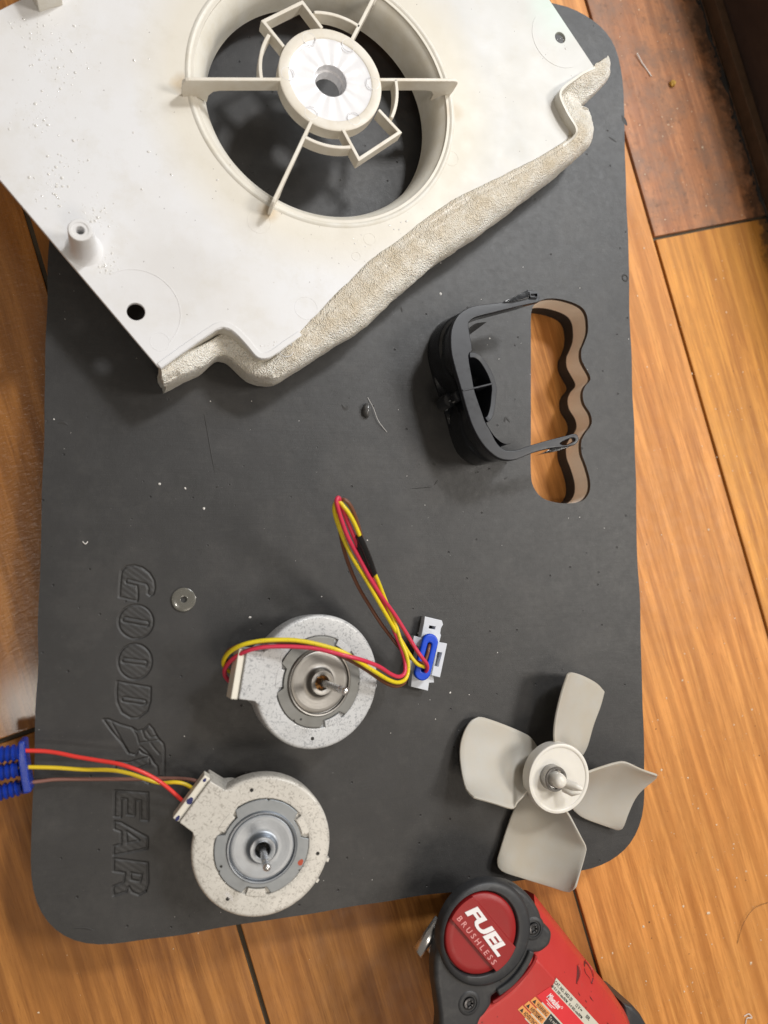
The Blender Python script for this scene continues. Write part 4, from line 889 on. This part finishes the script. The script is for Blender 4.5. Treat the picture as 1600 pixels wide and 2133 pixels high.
for kx, (A_, B_, Tp) in BL.items():
    n1, n2 = 26, 20
    ex = 0.25 if kx == 'right' else 0
    PA = resample(smooth_line([W(u, v, zh) for u, v in c7(A_)], 5), n1); PB = resample(smooth_line([W(u, v, zl) for u, v in c7(B_)], 5), n1)
    k = len(Tp); TP = resample(smooth_line([W(u, v, zh + (zl - zh) * i / (k - 1)) for i, (u, v) in enumerate(c7(Tp))], 5), n2)
    top = []; 
    for i in range(n1):
        s_ = i / (n1 - 1); row = []
        for j in range(n2):
            t = j / (n2 - 1); p = PA[i].lerp(PB[i], t); p = p + (TP[j] - PA[-1].lerp(PB[-1], t)) * s_ ** 5
            p = p + Vector((0, 0, -.50 * math.sin(math.pi * t) * (.6 + .4 * s_)))
            row.append(p)
        top.append(row)
    v = [p for r_ in top for p in r_]; f = [(i * n2 + j, i * n2 + j + 1, (i + 1) * n2 + j + 1, (i + 1) * n2 + j) for i in range(n1 - 1) for j in range(n2 - 1)]
    b = MB(); b.add(v, f); o = b.build('blade', M_FAN, fan, smooth=180)
    md = o.modifiers.new('s', 'SOLIDIFY'); md.thickness = .13 * S; md.offset = 0
    md = o.modifiers.new('b', 'BEVEL'); md.width = .035 * S; md.segments = 2; md.limit_method = 'ANGLE'; md.angle_limit = R(50)
b = MB(); b.lathe([(1.70, -.75), (1.78, -.7), (1.80, -.10), (1.76, -.02), (1.68, .0), (1.60, -.01), (1.56, -.06), (1.4, -.07), (.5, -.07), (.42, -.04), (0, -.04)], 96, tuple(fc)); hb = b.build('hub', M_HUB, fan, smooth=45)
cz = W(1160, 1624, ZF + .5); cz.z = ZF
b = MB(); b.lathe([(.66, -.07), (.64, .40), (.60, .45), (.50, .45), (.48, .38), (.48, .2), (0, .2)], 48, tuple(cz)); b.build('steel_collar', M_COLLAR, hb, smooth=45)
b = MB(); b.lathe([(.40, .1), (.38, .74), (.34, .88), (.25, .98), (.12, 1.02), (0, 1.02)], 32, tuple(cz)); b.build('nub', M_HUB, hb, smooth=60)
a_ = W(1190, 1636, ZF + 1.0); b = MB()
b.tube([W(1180, 1632, ZF + .5), W(1198, 1637, ZF + .95), W(1212, 1644, ZF + 1.0)], [.24, .20, .10], 14); b.tube([W(1176, 1642, ZF + .4), W(1192, 1652, ZF + .85), W(1208, 1650, ZF + .95)], [.22, .17, .10], 14)
b.build('broken_prong', M_HUB, hb, smooth=60)
# ------------------------------------------------------------------ power tool
def cd(pts): return [(860 + p[0] / 5, 1820 + p[1] / 5) + tuple(p[2:]) for p in pts]
ZC = 6.2
tc = W(1004, 1946, ZC)
tool = root('power_tool', (tc.x + 2, tc.y - 3, 0), 'red and dark grey power tool with FUEL BRUSHLESS on its end cap', 'power tool')
bump_px = cd([(900, 95), (1050, 118), (1180, 195), (1270, 295), (1335, 410), (1362, 500), (1400, 545), (1445, 595), (1460, 650), (1440, 740), (1390, 795), (1330, 832), (1245, 850), (1200, 940), (1100, 1080), (980, 1190), (860, 1272), (832, 1300), (824, 1380), (760, 1480), (700, 1565), (620, 1900), (280, 1900), (285, 1560), (262, 1350), (235, 1150), (228, 1000), (240, 880),
              (265, 760), (300, 600), (345, 480), (430, 350), (540, 235), (680, 145), (800, 103)])
bp = [tuple(p) for p in smooth_line(WL(bump_px, ZC - .3), 3, True)]
b = MB(); b.extr(bp, [], ZC - 1.3, ZC - .3, .28, res=4); bump = b.build('end_bumper', M_RUB, tool, smooth=50)
# raised collar round the red cap
b = MB(); b.loft([[Vector((tc.x + ox + r_ * math.cos(a), tc.y - ox * .3 + r_ * math.sin(a), z)) for a in [2 * math.pi * i / 96 for i in range(96)]] for ox, r_, z in ((.30, 2.50, ZC - .6), (.28, 2.42, ZC - .2), (.22, 2.28, ZC - .08), (.06, 2.02, ZC - .04), (.0, 1.95, ZC - .12), (0, 1.93, ZC - .6))]); b.build('cap_collar', M_RUB, bump, smooth=60)
b = MB(); b.lathe([(0, ZC - .02), (1.45, ZC - .02), (1.58, ZC - .0), (1.66, ZC - .04), (1.80, ZC - .06), (1.88, ZC - .14), (1.90, ZC - .5)], 96, (tc.x, tc.y, 0)); cap = b.build('end_cap', M_RED, tool, smooth=45)
bar = WL(cd([(625, 238), (1040, 728), (790, 1022), (412, 488)]), ZC + .1)
ctr = Vector((tc.x, tc.y, ZC)); ex = (bar[1] - bar[0]).normalized(); ey = Vector((-ex.y, ex.x, 0))
hw = ((bar[0] - bar[3]).dot(ey)) / 2; cy0 = ((bar[0] + bar[3]) / 2 - ctr).dot(ey)
P = []
for t in range(0, 15):
    y = hw - 2 * hw * t / 14 + cy0; P.append(ctr + ex * math.sqrt(max(0, 1.9 ** 2 - y * y)) + ey * y)
for t in range(0, 15):
    y = -hw + 2 * hw * t / 14 + cy0; P.append(ctr - ex * math.sqrt(max(0, 1.9 ** 2 - y * y)) + ey * y)
b = MB(); b.extr([(p.x, p.y) for p in P], [], ZC - .2, ZC + .14, .04); b.build('raised_bar', M_RED, cap, smooth=40)
def text(par_, body, p0, dirv, height, z, mt, depth=.012, bold=0.0, width=1.0, shear=0.0, spacing=1.0, upv=None, name='lettering', length=None, normal_m=None):
    cu = bpy.data.curves.new('t', 'FONT'); cu.body = body; cu.size = 1.0; cu.extrude = depth; cu.offset = bold; cu.shear = shear; cu.space_character = spacing; cu.resolution_u = 3
    o = bpy.data.objects.new('t', cu); COL.objects.link(o)
    me = bpy.data.meshes.new_from_object(o.evaluated_get(bpy.context.evaluated_depsgraph_get()))
    v = np.array([tuple(q.co) for q in me.vertices]); f = [tuple(p.vertices) for p in me.polygons]
    bpy.data.objects.remove(o); bpy.data.curves.remove(cu); bpy.data.meshes.remove(me)
    h = .72
    sx_ = (length / (v[:, 0].max() - v[:, 0].min())) if length else height / h * width
    v[:, 0] -= v[:, 0].min()
    sy = height / h; d = dirv.normalized(); up = upv if upv is not None else Vector((-d.y, d.x, 0)); nz = d.cross(up).normalized()
    V = [Vector(p0) + d * (q[0] * sx_) + up * (q[1] * sy) + nz * (q[2] + z) for q in v]
    b = MB(); b.add(V, f); return b.build(name, mt, par_, smooth=0)
zt_ = ZC + .14
def wz(u, v): p = W(u, v, zt_); p.z = 0; return p
A_ = W(*cd([(545, 395)])[0], zt_); B_ = W(*cd([(895, 868)])[0], zt_)
text(cap, 'FUEL', A_, B_ - A_, .60, .012, M_WHITE, .02, .045, shear=.25, length=(B_ - A_).length, name='fuel_lettering')
A_ = W(*cd([(455, 470)])[0], zt_); B_ = W(*cd([(835, 955)])[0], zt_)
text(cap, 'BRUSHLESS', A_, B_ - A_, .27, .008, M_PINK, .012, .007, shear=.15, spacing=1.6, length=(B_ - A_).length, name='brushless_lettering')
# screws in the bumper
for (u, v) in ((1113, 1936), (979, 2092)):
    c_ = W(u, v, ZC - .2); b = MB(); b.lathe([(.66, -.5), (.62, -.15), (.52, -.06), (.40, -.05), (.37, -.25)], 40, tuple(c_)); b.build('screw_boss', M_RUB, bump, smooth=50)
    b = MB(); b.lathe([(.31, -.25), (.31, -.10), (.27, -.02), (.17, .0)], 36, tuple(c_))
    st_ = [((.155 + .035 * math.cos(6 * 2 * math.pi * i / 36)), 2 * math.pi * i / 36) for i in range(36)]
    r1 = [c_ + Vector((.17 * math.cos(a), .17 * math.sin(a), 0)) for _, a in st_]; r2 = [c_ + Vector((r_ * .85 * math.cos(a), r_ * .85 * math.sin(a), -.02)) for r_, a in st_]; r3 = [c_ + Vector((r_ * .8 * math.cos(a), r_ * .8 * math.sin(a), -.16)) for r_, a in st_]
    b.loft([r1, r2, r3]); b.add(r3, [tuple(range(36))]); b.build('screw', M_SCREW, tool, smooth=40)
# grooved rib on the bumper (curved slot)
P = [W(u, v, ZC - .28) for u, v in cd([(1125, 860), (1090, 940), (1040, 1010), (970, 1080), (915, 1120)])]
b = MB(); b.ribbon(smooth_line(P, 5), .13, ZC - .6, ZC - .26); b.build('grip_groove', M_MATD, bump, smooth=0)
P = [W(u, v, ZC - .25) for u, v in cd([(1230, 800), (1190, 900), (1110, 1030), (1010, 1140), (880, 1235)])]
b = MB(); b.ribbon(smooth_line(P, 5), .30, ZC - .8, ZC - .12); b.build('grip_rib', M_RUB, bump, smooth=40, bevel=.06)
# motor housing under the bumper, kept clear of the mat
low_c = Vector((tc.x + 2.4, -20.4, 0))
b = MB(); rr_ = []
for z, r_, k in ((0.05, 2.2, 1.0), (.3, 2.5, 1.0), (2.4, 2.6, .95), (3.6, 2.5, .6), (ZC - 1.1, 1.9, .15)):
    cc_2 = low_c.lerp(Vector((tc.x + .5, tc.y - .8, 0)), 1 - k); rr_.append([Vector((cc_2.x + r_ * math.cos(a), cc_2.y + r_ * math.sin(a), z)) for a in [2 * math.pi * i / 48 for i in range(48)]])
b.loft(rr_, caps=True); b.build('motor_housing', M_RUB, tool, smooth=50)
# red body
top_px = [(1100, 1990), (1122, 1999), (1160, 2040), (1205, 2088), (1247, 2131), (1290, 2185), (1330, 2260), (1250, 2330), (1080, 2330), (1000, 2240), (985, 2133), (1022, 2092), (1065, 2060), (1095, 2020)]
mid_px = [(1112, 1862), (1170, 1935), (1222, 2001), (1264, 2052), (1292, 2092), (1306, 2116), (1330, 2175), (1400, 2300), (1300, 2440), (1050, 2440), (1000, 2300), (990, 2133), (1015, 2060), (1060, 1960)]
ZR = 5.55
tp = resample(smooth_line(WL(top_px + top_px[:1], ZR), 6), 97)[:-1]
mdp = resample(smooth_line(WL(mid_px + mid_px[:1], 3.7), 6), 97)[:-1]
def shift(ring, z, s_, c_=None):
    c_ = sum(ring, Vector()) / len(ring); return [Vector((c_.x + (p.x - c_.x) * s_, c_.y + (p.y - c_.y) * s_, z)) for p in ring]
kk = [( .0, 0), (.45, .55), (.78, .86), (1.0, 1.0)]
def keepoff(ring):
    return [Vector((p.x, min(p.y, -17.55) if p.z < T + .1 else p.y, p.z)) for p in ring]
rings = [shift(tp, ZR, .02), shift(tp, ZR, .5), shift(tp, ZR, .93), shift(tp, ZR - .03, .98), shift(tp, ZR - .12, 1.0)]
for t, zz in ((.45, ZR - .75), (.8, 4.35), (1, 3.7)): rings.append([Vector((p.x * (1 - t) + q.x * t, p.y * (1 - t) + q.y * t, zz)) for p, q in zip(tp, mdp)])
rings += [keepoff(shift(mdp, 2.75, .98)), keepoff(shift(mdp, 1.2, .9)), keepoff(shift(mdp, .2, .75)), keepoff(shift(mdp, .03, .68))]
b = MB(); b.loft(rings, caps=True); body = b.build('red_body', M_RED2, tool, smooth=50)
P = smooth_line([W(u, v, ZR + .1) for u, v in cd([(1290, 860), (1265, 930), (1190, 1040), (1100, 1140), (1000, 1230), (900, 1310), (835, 1350)])], 5)
b = MB(); b.ribbon(P, .16, ZR - .5, ZR + .10); b.build('red_rim', M_RED, body, smooth=50, bevel=.04)
# grey rubber grip beyond the red body
gp = WL([(1296, 2088), (1318, 2094), (1334, 2112), (1346, 2133), (1375, 2190), (1420, 2330), (1300, 2360), (1300, 2133)], 3.0)
b = MB(); b.extr([(p.x, p.y) for p in gp], [], .2, 3.2, .3); b.build('grip', M_RUB, tool, smooth=50)
# vents, seated on the curved side
from mathutils.bvhtree import BVHTree
bvh = BVHTree.FromPolygons([tuple(q.co / S) for q in body.data.vertices], [tuple(p.vertices) for p in body.data.polygons])
cam_c = Vector((0, 0, CAMZ)); rinv = rootm(tool).inverted()
def onbody(u, v, lift=.012):
    o_ = rinv @ cam_c; t_ = rinv @ W(u, v, 0); h = bvh.ray_cast(o_, (t_ - o_).normalized())
    if h[0] is None: return W(u, v, 4)
    nn = h[1] if h[1].z > 0 else -h[1]
    return rootm(tool) @ (h[0] + nn * lift)
for pts in (((1202, 2010), (1207, 2022), (1206, 2036), (1200, 2050), (1201, 2036), (1202, 2022)), ((1217, 2001), (1229, 2016), (1235, 2034), (1232, 2050), (1228, 2038), (1218, 2024))):
    q = [onbody(u, v) for u, v in smooth_line([Vector((u, v, 0)) for u, v in pts], 4, True) for u, v in [(u, v)]] if False else [onbody(p_.x, p_.y) for p_ in smooth_line([Vector((u, v, 0)) for u, v in pts], 4, True)]
    b = MB(); c_ = sum(q, Vector()) / len(q); b.add(q + [c_], [(i_, (i_ + 1) % len(q), len(q)) for i_ in range(len(q))]); b.build('vent', M_VENT, body, smooth=0)
    b = MB(); b.tube([onbody(p_.x + 2, p_.y - 1, .0) for p_ in smooth_line([Vector((u, v, 0)) for u, v in pts[:4]], 5)], .045, 8); b.build('vent_lip', M_RED2, body)
b = MB()
for pts in (((1228, 2074), (1234, 2083), (1237, 2087), (1230, 2080)), ((1204, 2066), (1209, 2075), (1206, 2072)), ((1219, 2082), (1223, 2089), (1220, 2087)), ((1264, 2129), (1270, 2136), (1266, 2134))):
    q = [onbody(*p_) for p_ in pts]; b.add(q, [tuple(range(len(q)))])
b.build('scuffs', M_DARK, body, smooth=0)['kind'] = 'stuff'
# belt clip
cpx = [W(u, v, 4.9) for u, v in ((908, 1908), (922, 1928), (886, 1994), (862, 1974))]
m_ = (cpx[0] + cpx[3]) / 2
ax_ = (cpx[3] - cpx[0]); L = ax_.length; ax_.normalize(); sd = Vector((-ax_.y, ax_.x, 0)); rings = []
for i in range(15):
    a = R(-20 + 200 * i / 14); rings.append([cpx[0] + ax_ * t * L + (cpx[1] - cpx[0]) * .5 * (1 - math.cos(a)) + Vector((0, 0, .28 * math.sin(a))) for t in (0, .5, 1)])
b = MB(); b.loft(rings, closed=False); o = b.build('belt_clip', M_SHAFT, tool, smooth=60)
md = o.modifiers.new('s', 'SOLIDIFY'); md.thickness = .07 * S
c_ = W(900, 1978, 4.8); b = MB(); b.lathe([(.2, -.2), (.2, .1), (.12, .14), (0, .05)], 24, tuple(c_)); b.build('clip_screw', M_SHAFT, tool, smooth=50)
# rating label
zl_ = ZR + .015
LP = WL([(1159, 2037), (1200, 2081), (1250, 2136), (1300, 2193), (1200, 2230), (1093, 2122), (1112, 2107), (1135, 2082), (1150, 2058)], zl_)
b = MB(); b.extr([(p.x, p.y) for p in LP], [], ZR - .02, zl_, 0); lab = b.build('rating_label', M_LABEL, tool, smooth=0)
ed = (W(1250, 2136, zl_) - W(1159, 2037, zl_)).normalized(); en = Vector((-ed.y, ed.x, 0)); l0 = W(1159, 2037, zl_)
def lp_(a, c_, z=0): return l0 + ed * a - en * c_ + Vector((0, 0, z))
def quad(name, mt, pts, z0, z1): b = MB(); b.extr([(p.x, p.y) for p in pts], [], z0, z1, 0); return b.build(name, mt, lab, smooth=0)
quad('red_band', M_LRED, [lp_(.02, .52), lp_(3.4, .52), lp_(3.4, 1.28), lp_(-.26, 1.28), lp_(-.12, .9)], zl_, zl_ + .006)
for k in range(3): quad('warning_band', M_LORG, [lp_(-.30 - k * .13, 1.36 + k * .36), lp_(.95, 1.36 + k * .36), lp_(.95, 1.66 + k * .36), lp_(-.36 - k * .13, 1.66 + k * .36)], zl_, zl_ + .005)
quad('black_band', M_LBLK, [lp_(.98, 1.36), lp_(3.4, 1.36), lp_(3.4, 1.95), lp_(.98, 1.95)], zl_, zl_ + .005)
def lt_(body, a, c_, h, ln, mt, nm='lettering', bold=.0, shear=0.0): return text(lab, body, lp_(a, c_), ed, h, .008, mt, .003, bold, shear=shear, length=ln, name=nm)
lt_('CAT. NO. 3453-20      12 V ⎓       SER.', .07, .25, .16, 2.9, M_LBLK, bold=.012)
lt_('n₀ 0-3 300 min/RPM   0-4 000 min/BPM'.replace('₀', '0'), .05, .46, .13, 2.5, M_LBLK, bold=.008)
lt_('Milwaukee', .22, .98, .30, .95, M_WHITE, 'script_logo', .02, .35)
b = MB(); b.ribbon([lp_(.30, 1.06), lp_(.65, 1.09), lp_(1.0, 1.05)], .03, zl_ + .006, zl_ + .012); b.ribbon([lp_(.45, 1.15), lp_(.65, 1.16), lp_(.85, 1.14)], .025, zl_ + .006, zl_ + .012)
r0 = lp_(1.27, .78); b.lathe([(.045, zl_ + .006), (.045, zl_ + .012), (.06, zl_ + .012), (.06, zl_ + .006)], 16, (r0.x, r0.y, 0)); b.build('logo_marks', M_WHITE, lab, smooth=0)
for k, s_ in enumerate(('WARNING', 'AVERTISSEMENT', 'ADVERTENCIA')):
    a0 = -.02 - k * .13; c_ = 1.62 + k * .36
    lt_(s_, a0 + .05, c_, .20, .84 + k * .1, M_LBLK, bold=.012)
    b = MB(); q = [lp_(a0 - .24, c_), lp_(a0 - .02, c_), lp_(a0 - .13, c_ - .2)]; b.extr([(p.x, p.y) for p in q], [], zl_ + .005, zl_ + .011, 0); b.build('warning_triangle', M_LBLK, lab, smooth=0)
lt_('To reduce', 1.05, 1.62, .17, .8, M_LABEL)

# ------------------------------------------------------------------ crumbs, lint and loose bits
def shard(b, p, r_, rn, flat=.6):
    m = Matrix.Translation(p) @ Matrix.Rotation(rn.random() * 6.3, 4, 'Z') @ Matrix.Diagonal((1, .6 + rn.random() * .5, flat, 1))
    v = []; f = []; k = 6
    v.append((0, 0, r_ * .9))
    for i in range(k): a = 6.283 * i / k; q = r_ * (.7 + rn.random() * .5); v.append((q * math.cos(a), q * math.sin(a), r_ * (.1 + .3 * rn.random())))
    for i in range(k): a = 6.283 * i / k; v.append((r_ * .7 * math.cos(a), r_ * .7 * math.sin(a), -r_ * .3))
    for i in range(k):
        j = (i + 1) % k; f.append((0, 1 + i, 1 + j)); f.append((1 + i, 1 + k + i, 1 + k + j, 1 + j))
    b.add(v, f, m)
def in_poly(x, y, poly):
    r_ = False; j = len(poly) - 1
    for i in range(len(poly)):
        if (poly[i][1] > y) != (poly[j][1] > y) and x < (poly[j][0] - poly[i][0]) * (y - poly[i][1]) / (poly[j][1] - poly[i][1]) + poly[i][0]: r_ = not r_
        j = i
    return r_
rn = random.Random(11); b = MB(); bd_ = MB(); n1 = 0
while n1 < 620:
    u, v = rn.random() * 1600, rn.random() * 2133
    if rn.random() < .72 and u < 1250: u = 1290 + rn.random() * 310
    p = W(u, v, 0)
    if in_poly(p.x, p.y, mo) and not in_poly(p.x, p.y, hole): continue
    n1 += 1; shard(b if rn.random() < .85 else bd_, p + Vector((0, 0, .004)), .014 + .045 * rn.random() ** 3, rn)
for (u, v, r_) in ((1327, 612 / 2 + 0, .06),): pass
for (u, v, r_) in ((1463, 307, .09), (1392, 260, .06), (1400, 264, .05), (1476, 1902, .14), (1340, 1930, .09), (1423, 1888, .08), (1378, 1604, .09), (1433, 1620, .06), (1454, 1684, .07), (1421, 1417, .07), (1433, 1421, .06), (1566, 1478, .07), (1476, 1103, .08), (1564, 2006, .11), (1531, 1847, .06), (1276, 1985, .06), (1254, 1995, .05), (1370, 1500, .05)):
    shard(b, W(u, v, 0), r_, rn)
b.build('floor_crumbs', M_CRUMB, floor, smooth=0)['kind'] = 'stuff'; bd_.build('floor_specks', M_DARKBIT, floor, smooth=0)['kind'] = 'stuff'
b = MB(); bd_ = MB()
for _ in range(150):
    u, v = 70 + rn.random() * 1260, 480 + rn.random() * 1450; p = W(u, v)
    if not in_poly(p.x, p.y, mo) or in_poly(p.x, p.y, hole): continue
    if gx0 < p.x < gx1 and gy0 < p.y < gy1: continue
    shard(b if rn.random() < .6 else bd_, p + Vector((0, 0, .003)), .012 + .03 * rn.random() ** 2, rn)
for (u, v, r_) in ((386, 1017, .07), (425, 1059, .07), (333, 1008, .07), (521, 1286, .07), (938, 1443, .06), (1020, 705, .06), (918, 612, .08), (885, 1290 - 238, .03), (1208, 600, .03), (937, 1438, .0)): 
    if r_: shard(b, W(u, v), r_, rn)
b.build('mat_lint', M_LINT, skin, smooth=0)['kind'] = 'stuff'; bd_.build('mat_specks', M_DARKBIT, skin, smooth=0)['kind'] = 'stuff'
def tag(o, label, cat, group=None):
    o['label'] = label; o['category'] = cat
    if group: o['group'] = group
    return o
# sticky clear grey blob with a hair
c_ = W(763, 855); b = MB(); rings = []
for z, s_ in ((0.005, 1.0), (.12, 1.05), (.26, .85), (.33, .45), (.34, .05)):
    rings.append([Vector((c_.x + s_ * (.22 if abs(math.cos(a)) > .3 else .24) * (1.0 + .25 * mnoise.noise(Vector((a * 2, z * 5, 3)))) * math.cos(a), c_.y + s_ * .36 * (1 + .3 * mnoise.noise(Vector((a * 2, z * 5, 8)))) * math.sin(a), T + z)) for a in [6.283 * i / 24 for i in range(24)]])
b.loft(rings, caps=True); tag(b.build('glue_blob', M_CLEARBIT, smooth=60), 'small wet dark grey blob on the mat between shroud and wire loop', 'blob')
def hair(name, pts, z, r_, mt, label, cat):
    b = MB(); b.tube([p for p in smooth_line([W(u, v, z + r_ + (zz if zz else 0)) for u, v, zz in pts], 8)], r_, 6); return tag(b.build(name, mt, smooth=80), label, cat)
hair('hair', [(766, 828, .0), (778, 850, .1), (788, 876, .08), (806, 900, .0)], T + .02, .012, M_LINT, 'fine pale hair stuck by the wet grey blob on the mat', 'hair')
hair('thread', [(1327, 111, .1), (1337, 130, .05), (1346, 143, .0), (1357, 159, .03)], 0, .038, M_LINT, 'short white plastic thread on the soiled floor at the upper right', 'thread')
hair('hair', [(1600, 1880, .0), (1570, 1893, .1), (1548, 1925, .15), (1536, 1965, .0)], 0.01, .012, M_SKIRT, 'thin brown hair curving on the floor at the lower right edge', 'hair')
hair('thread', [(1553, 2133, .0), (1556, 2121, .05), (1566, 2120, .1), (1560, 2112, .05), (1550, 2117, 0)], 0, .03, M_LINT, 'curled white thread on the floor at the bottom right corner', 'thread')
hair('hair', [(172, 1128, .0), (178, 1133, .03), (183, 1128, .0)], T, .022, M_LINT, 'tiny white curl of lint near the left mat edge', 'lint')
c_ = W(1401, 174, .12); b = MB(); bm = bmesh.new(); bmesh.ops.create_icosphere(bm, subdivisions=3, radius=.21)
v = [q.co.copy() for q in bm.verts]; f = [tuple(x.index for x in q.verts) for q in bm.faces]; bm.free()
v = [c_ + q * (1 + .35 * mnoise.noise(q * 9)) for q in v]; v = [Vector((q.x, q.y, max(.01, q.z))) for q in v]
b.add(v, f); tag(b.build('crumb', M_YELBIT, smooth=60), 'round yellow crumb on the soiled floor tile at the upper right', 'crumb')
